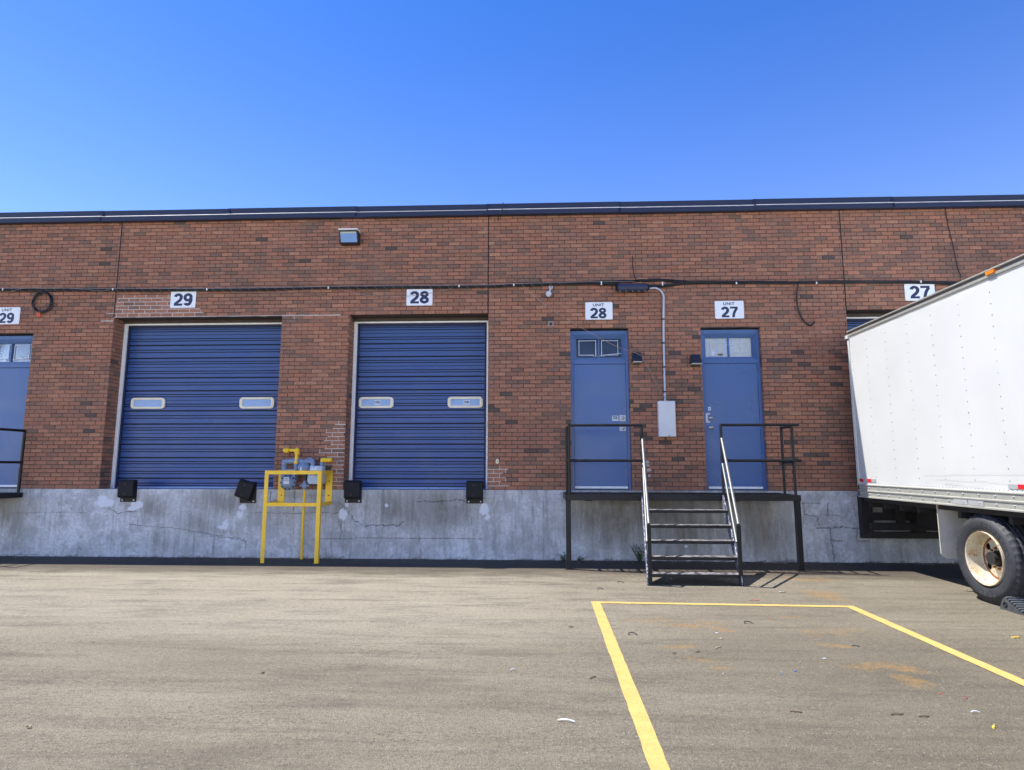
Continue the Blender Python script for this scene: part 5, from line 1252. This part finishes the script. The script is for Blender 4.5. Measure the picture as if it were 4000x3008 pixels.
# wheel chock
c1 = gnd(3912, 2378)
t = thing('wheel_chock', 'ribbed black rubber chock lying in front of the truck wheel', 'wheel chock', (c1.x, c1.y, 0))
m = MB(); cx0 = 4.935; yb_ = 7.02; h_ = .135; ln = .24
prof = [(yb_, 0), (yb_-.02, .05), (yb_-.05, .11), (yb_-.085, h_)]
nT = 7
for k in range(nT):
    y_ = yb_-.10-(ln-.02)*k/nT; z_ = h_-(h_-.02)*k/nT; prof += [(y_-.004, z_), (y_-.012, z_-.028)]
prof += [(yb_-ln-.12, .02), (yb_-ln-.12, 0)]
m.prism(prof, 'x', cx0, cx0+.24); part(m, 'wedge', paint('dusty_rubber', (.055, .058, .062), .7, var=.3, scale=14), t, .003)
for k in range(nT):
    y_ = yb_-.10-(ln-.02)*k/nT; z_ = h_-(h_-.02)*k/nT; m = MB(); m.box(cx0+.01, cx0+.23, y_-.006, y_+.002, z_-.002, z_+.008); part(m, 'rib', plain('sunlit_rib_grey', (.25, .26, .27), .5), t)  # ribs coloured paler to paint sunlit edges on the slope
m = MB(); m.lathe([(0, .030), (-.006, .028), (-.008, .018), (-.001, .014)], (cx0, yb_-.09, .06), (1, 0, 0), 20); part(m, 'eyelet', RUBBER, t)

# ------------------------------------------------------------------ weeds
def weed(px, py, h, n, spread, label, seed):
    c = at(px, py, W-.05); c.z = 0; rr = random.Random(seed); t = thing('weed', label, 'weed', (c.x, c.y, 0), 'weeds at the foot of the wall')
    m = MB(); st = MB()
    for k in range(n):
        a = rr.uniform(0, 2*math.pi); l = rr.uniform(.5, 1)*h; lean = rr.uniform(.1, spread); base = c+Vector((rr.uniform(-.03, .03), rr.uniform(-.03, .02), 0))
        tip = base+Vector((math.cos(a)*lean, -abs(math.sin(a))*lean*.6, l)); mid = base.lerp(tip, .5)+Vector((0, 0, l*.12)); st.tube([base, mid, tip], [.003, .002, .001], 5)
        for j in range(7):
            q = base.lerp(mid, j/3.5) if j < 3.5 else mid.lerp(tip, (j-3.5)/3.5); b = rr.uniform(0, 2*math.pi); L_ = rr.uniform(.025, .055); d = Vector((math.cos(b), math.sin(b), rr.uniform(-.1, .6))).normalized(); s_ = d.cross(Vector((0, 0, 1))).normalized()*L_*.28
            m.add([q, q+d*L_*.5+s_, q+d*L_, q+d*L_*.5-s_], [(0, 1, 2, 3)])
    part(m, 'leaves', LEAF, t); part(st, 'stem', LEAF, t)
weed(2202, 2180, .13, 10, .10, 'small green weed by the left leg of the stair platform', 1)
weed(2500, 2185, .28, 20, .16, 'bushy green weed behind the left stair stringer', 2)
weed(2262, 2186, .07, 6, .08, 'tiny weed under the landing near its left leg', 3)

# ------------------------------------------------------------------ litter
def litter(name, kind, px, py, size, mat, label, cat, ang=0, seed=0):
    c = gnd(px, py); rr = random.Random(seed+int(px)); m = MB(); size *= .72; ca, sa = math.cos(math.radians(ang)), math.sin(math.radians(ang))
    def T(x, y, z): return (c.x+(x*ca-y*sa), c.y+(x*sa+y*ca), z)
    if kind == 'hook':
        pts = [T(-size*.5, size*.10, .006), T(-size*.55, size*.4, .012), T(-size*.25, size*.52, .018), T(size*.2, size*.45, .015), T(size*.5, size*.25, .006)]
        m.tube(curve_pts(pts, 6), .0045, 7)
    elif kind == 'strip':
        n = 10; vs = []
        for i in range(n+1):
            u = i/n; x = (u-.5)*size; y = .03*size*math.sin(u*2.6); z = .003+.008*math.sin(u*math.pi); w_ = .07*size*min(1, 6*u+.3, 6*(1-u)+.3)
            vs += [T(x, y-w_/2, z), T(x, y+w_/2, z+.004), T(x, y+w_/2, z+.007), T(x, y-w_/2, z+.003)]
        fs = [(4*i+k, 4*i+(k+1) % 4, 4*i+4+(k+1) % 4, 4*i+4+k) for i in range(n) for k in range(4)]+[(0, 1, 2, 3), (4*n, 4*n+3, 4*n+2, 4*n+1)]; m.add(vs, fs)
    elif kind == 'stick':
        pts = [T(-size/2, 0, .004), T(-size*.1, size*.03, .007), T(size*.2, -size*.02, .006), T(size/2, size*.04, .004)]; m.tube(curve_pts(pts, 4), [.0035]*12+[.002], 6)
    elif kind == 'leaf':
        n = 12; vs = [T(0, 0, .014)]
        for i in range(n):
            a = i/n*2*math.pi; r = size/2*(1 if i in (0, 6) else .5)*rr.uniform(.7, 1.1); vs.append(T(math.cos(a)*r, math.sin(a)*r*.7, .004+rr.uniform(0, .014)))
        vs2 = [(p[0], p[1], p[2]-.002) for p in vs]; m.add(vs, [(0, i, i % n+1) for i in range(1, n+1)]); m.add(vs2, [(0, i % n+1, i) for i in range(1, n+1)])
    else:  # chip: crumpled block
        for k in range(2 if kind == 'chip' else 3):
            a = rr.uniform(0, 6.28); hh = size*rr.uniform(.08, .2); w_ = size*rr.uniform(.2, .4); ox, oy = (k-.5)*size*.35, rr.uniform(-.1, .1)*size
            pl = [(ox+math.cos(a+q*1.2)*w_*rr.uniform(.8, 1), oy+math.sin(a+q*1.2)*w_*.6*rr.uniform(.8, 1)) for q in range(5)]
            m.prism([T(p[0], p[1], 0)[:2] for p in pl], 'z', .001, hh+.001+k*.003)
    o = m.build(name, mat); return tag(o, label, cat)
BL = plain('black_litter', (.02, .02, .02), .5); WH = plain('white_litter', (.50, .50, .48), .5); BU = plain('blue_litter', (.06, .22, .60), .5); RE = plain('red_litter', (.60, .06, .05), .5)
YE = plain('yellow_litter', (.70, .48, .08), .5); BR = plain('brown_litter', (.12, .075, .04), .8); TAN = plain('tan_litter', (.42, .33, .21), .8)
litter('plastic_hook', 'hook', 2347, 2304, .085, BL, 'thin black plastic hook on asphalt left of the bay corner', 'litter', 5)
litter('plastic_hook', 'hook', 2425, 2278, .10, BL, 'long thin black plastic strip nearest the stair foot', 'litter', -12)
litter('plastic_hook', 'hook', 2927, 2438, .10, BL, 'curved black plastic loop among the rust stains inside the bay', 'litter', -5)
litter('plastic_hook', 'hook', 2473, 2483, .10, BL, 'thick black plastic loop just inside the left bay line', 'litter', -10)
litter('plastic_strip', 'stick', 3343, 2525, .085, BL, 'short black stick at the right middle of the bay', 'litter', -15)
litter('dry_leaf', 'leaf', 2232, 2451, .10, BR, 'dark curled leaf left of the left bay line', 'leaf', 20)
litter('plastic_strip', 'strip', 2212, 2821, .15, WH, 'large pale plastic strip left of the bay near the viewer', 'litter', -12)
litter('plastic_strip', 'strip', 2004, 2620, .085, WH, 'small white strip on the open asphalt left of the bay', 'litter', 40)
litter('plastic_chip', 'chip', 3108, 2623, .045, BU, 'bright blue plastic chip in the middle of the bay', 'litter', 10)
litter('plastic_chip', 'chip', 3053, 2635, .024, BU, 'tiny blue plastic chip left of the bright blue one', 'litter', 10)
litter('paper_scrap', 'chip', 3220, 2574, .045, STICKER, 'pale blue scrap behind the bright blue plastic chip', 'litter', 0)
litter('paper_scrap', 'chip', 2825, 2634, .035, WH, 'white scrap in the left middle of the bay', 'litter', 0)
litter('paper_scrap', 'leaf', 3056, 2315, .15, WH, 'flat white paper scrap between the stairs and the bay line', 'litter', 0)
litter('paper_scrap', 'leaf', 2800, 2476, .055, WH, 'white crumb beside the pinkish rust stain', 'litter', 0)
litter('red_strip', 'stick', 2949, 2346, .15, RE, 'thin red strip just behind the rear bay line', 'litter', -2)
litter('plastic_chip', 'chip', 3673, 2712, .035, RE, 'red plastic chip left of its twin near the right bay line', 'litter', -2)
litter('plastic_chip', 'chip', 3774, 2728, .035, RE, 'red plastic chip right of its twin near the right bay line', 'litter', -2)
litter('plastic_chip', 'chip', 3001, 2418, .025, RE, 'tiny red chip near the rear line of the bay', 'litter', -2)
litter('yellow_scrap', 'clump', 3962, 2493, .08, YE, 'yellow scrap on asphalt right of the right bay line', 'litter', 0)
litter('yellow_scrap', 'clump', 3883, 2845, .05, YE, 'yellow and pale scrap near the lower right corner', 'litter', 60)
litter('dry_leaf', 'leaf', 113, 2844, .075, TAN, 'pale tan leaf near the lower left corner', 'leaf', 5)
litter('twig', 'stick', 3505, 2793, .12, BR, 'thin dark twig at the lower right of the bay', 'twig', 8)
litter('twig', 'stick', 3610, 2801, .09, BR, 'short dark twig right of the longer one', 'twig', 5)
litter('twig', 'stick', 2316, 2648, .10, BR, 'thin brown twig left of the left bay line', 'twig', 48)
litter('twig', 'stick', 3110, 2783, .10, BR, 'thin dark twig in the near middle of the bay', 'twig', -12)
litter('twig', 'stick', 2805, 2531, .16, TAN, 'pale stick in the left part of the bay', 'twig', 48)
litter('dry_leaf', 'leaf', 2818, 2498, .06, TAN, 'small yellowish leaf behind the pale stick in the bay', 'leaf', 0)
litter('dry_leaf', 'leaf', 2635, 2556, .05, BR, 'small dark leaf at the left of the bay', 'leaf', 0)
litter('dry_leaf', 'leaf', 2725, 2549, .07, BR, 'dark curled leaf above an orange stain in the bay', 'leaf', 0)
litter('paper_scrap', 'strip', 3811, 2787, .08, WH, 'small white strip near the right edge of the asphalt', 'litter', -5)
litter('wood_batten', 'stick', 3030, 2200, .55, TAN, 'pale flat batten lying at the wall foot under the landing', 'litter', 0)
litter('paper_scrap', 'clump', 2470, 2250, .04, WH, 'white crumb beside the foot of the stairs', 'litter', 0)
litter('stem_scrap', 'leaf', 1027, 2633, .05, BR, 'small dark green scrap on the open asphalt far from the bay', 'leaf', 30)
# pebbles and grit scattered over the yard (uncountable)
m = MB(); rr = random.Random(21)
def pebble(x, y, s_):
    q = [(s_*rr.uniform(.7, 1), 0, 0), (0, s_*rr.uniform(.6, 1), 0), (-s_*rr.uniform(.7, 1), 0, 0), (0, -s_*rr.uniform(.6, 1), 0)]
    a = rr.uniform(0, 3); ca, sa = math.cos(a), math.sin(a); z = s_*rr.uniform(.5, .9)
    vs = [(x+p[0]*ca-p[1]*sa, y+p[0]*sa+p[1]*ca, 0) for p in q]+[(x+p[0]*.5*ca-p[1]*.5*sa, y+p[0]*.5*sa+p[1]*.5*ca, z) for p in q]
    m.add(vs, [(4, 5, 6, 7), (0, 1, 5, 4), (1, 2, 6, 5), (2, 3, 7, 6), (3, 0, 4, 7)], rr.choice((0, 1, 2, 2)))
for k in range(3000):
    y = 2.0+8.1*rr.random()**.8; x = rr.uniform(-9.8, 9.0); pebble(x, y, rr.choice((.0015, .002, .002, .003, .003, .004))*rr.uniform(.7, 1.3))
for k in range(700): pebble(rr.uniform(-9.5, 7), W-.03-abs(rr.gauss(0, .12)), rr.uniform(.004, .012))
for k in range(160): pebble(rr.gauss(2.1, .7), rr.gauss(8.5, .3), rr.uniform(.004, .012))
o = m.build('gravel_grit', [plain('grit_pale', (.38, .35, .31), .9), plain('grit_dark', (.05, .045, .04), .9), plain('grit_brown', (.20, .15, .11), .9)])
tag(o, kind='stuff')
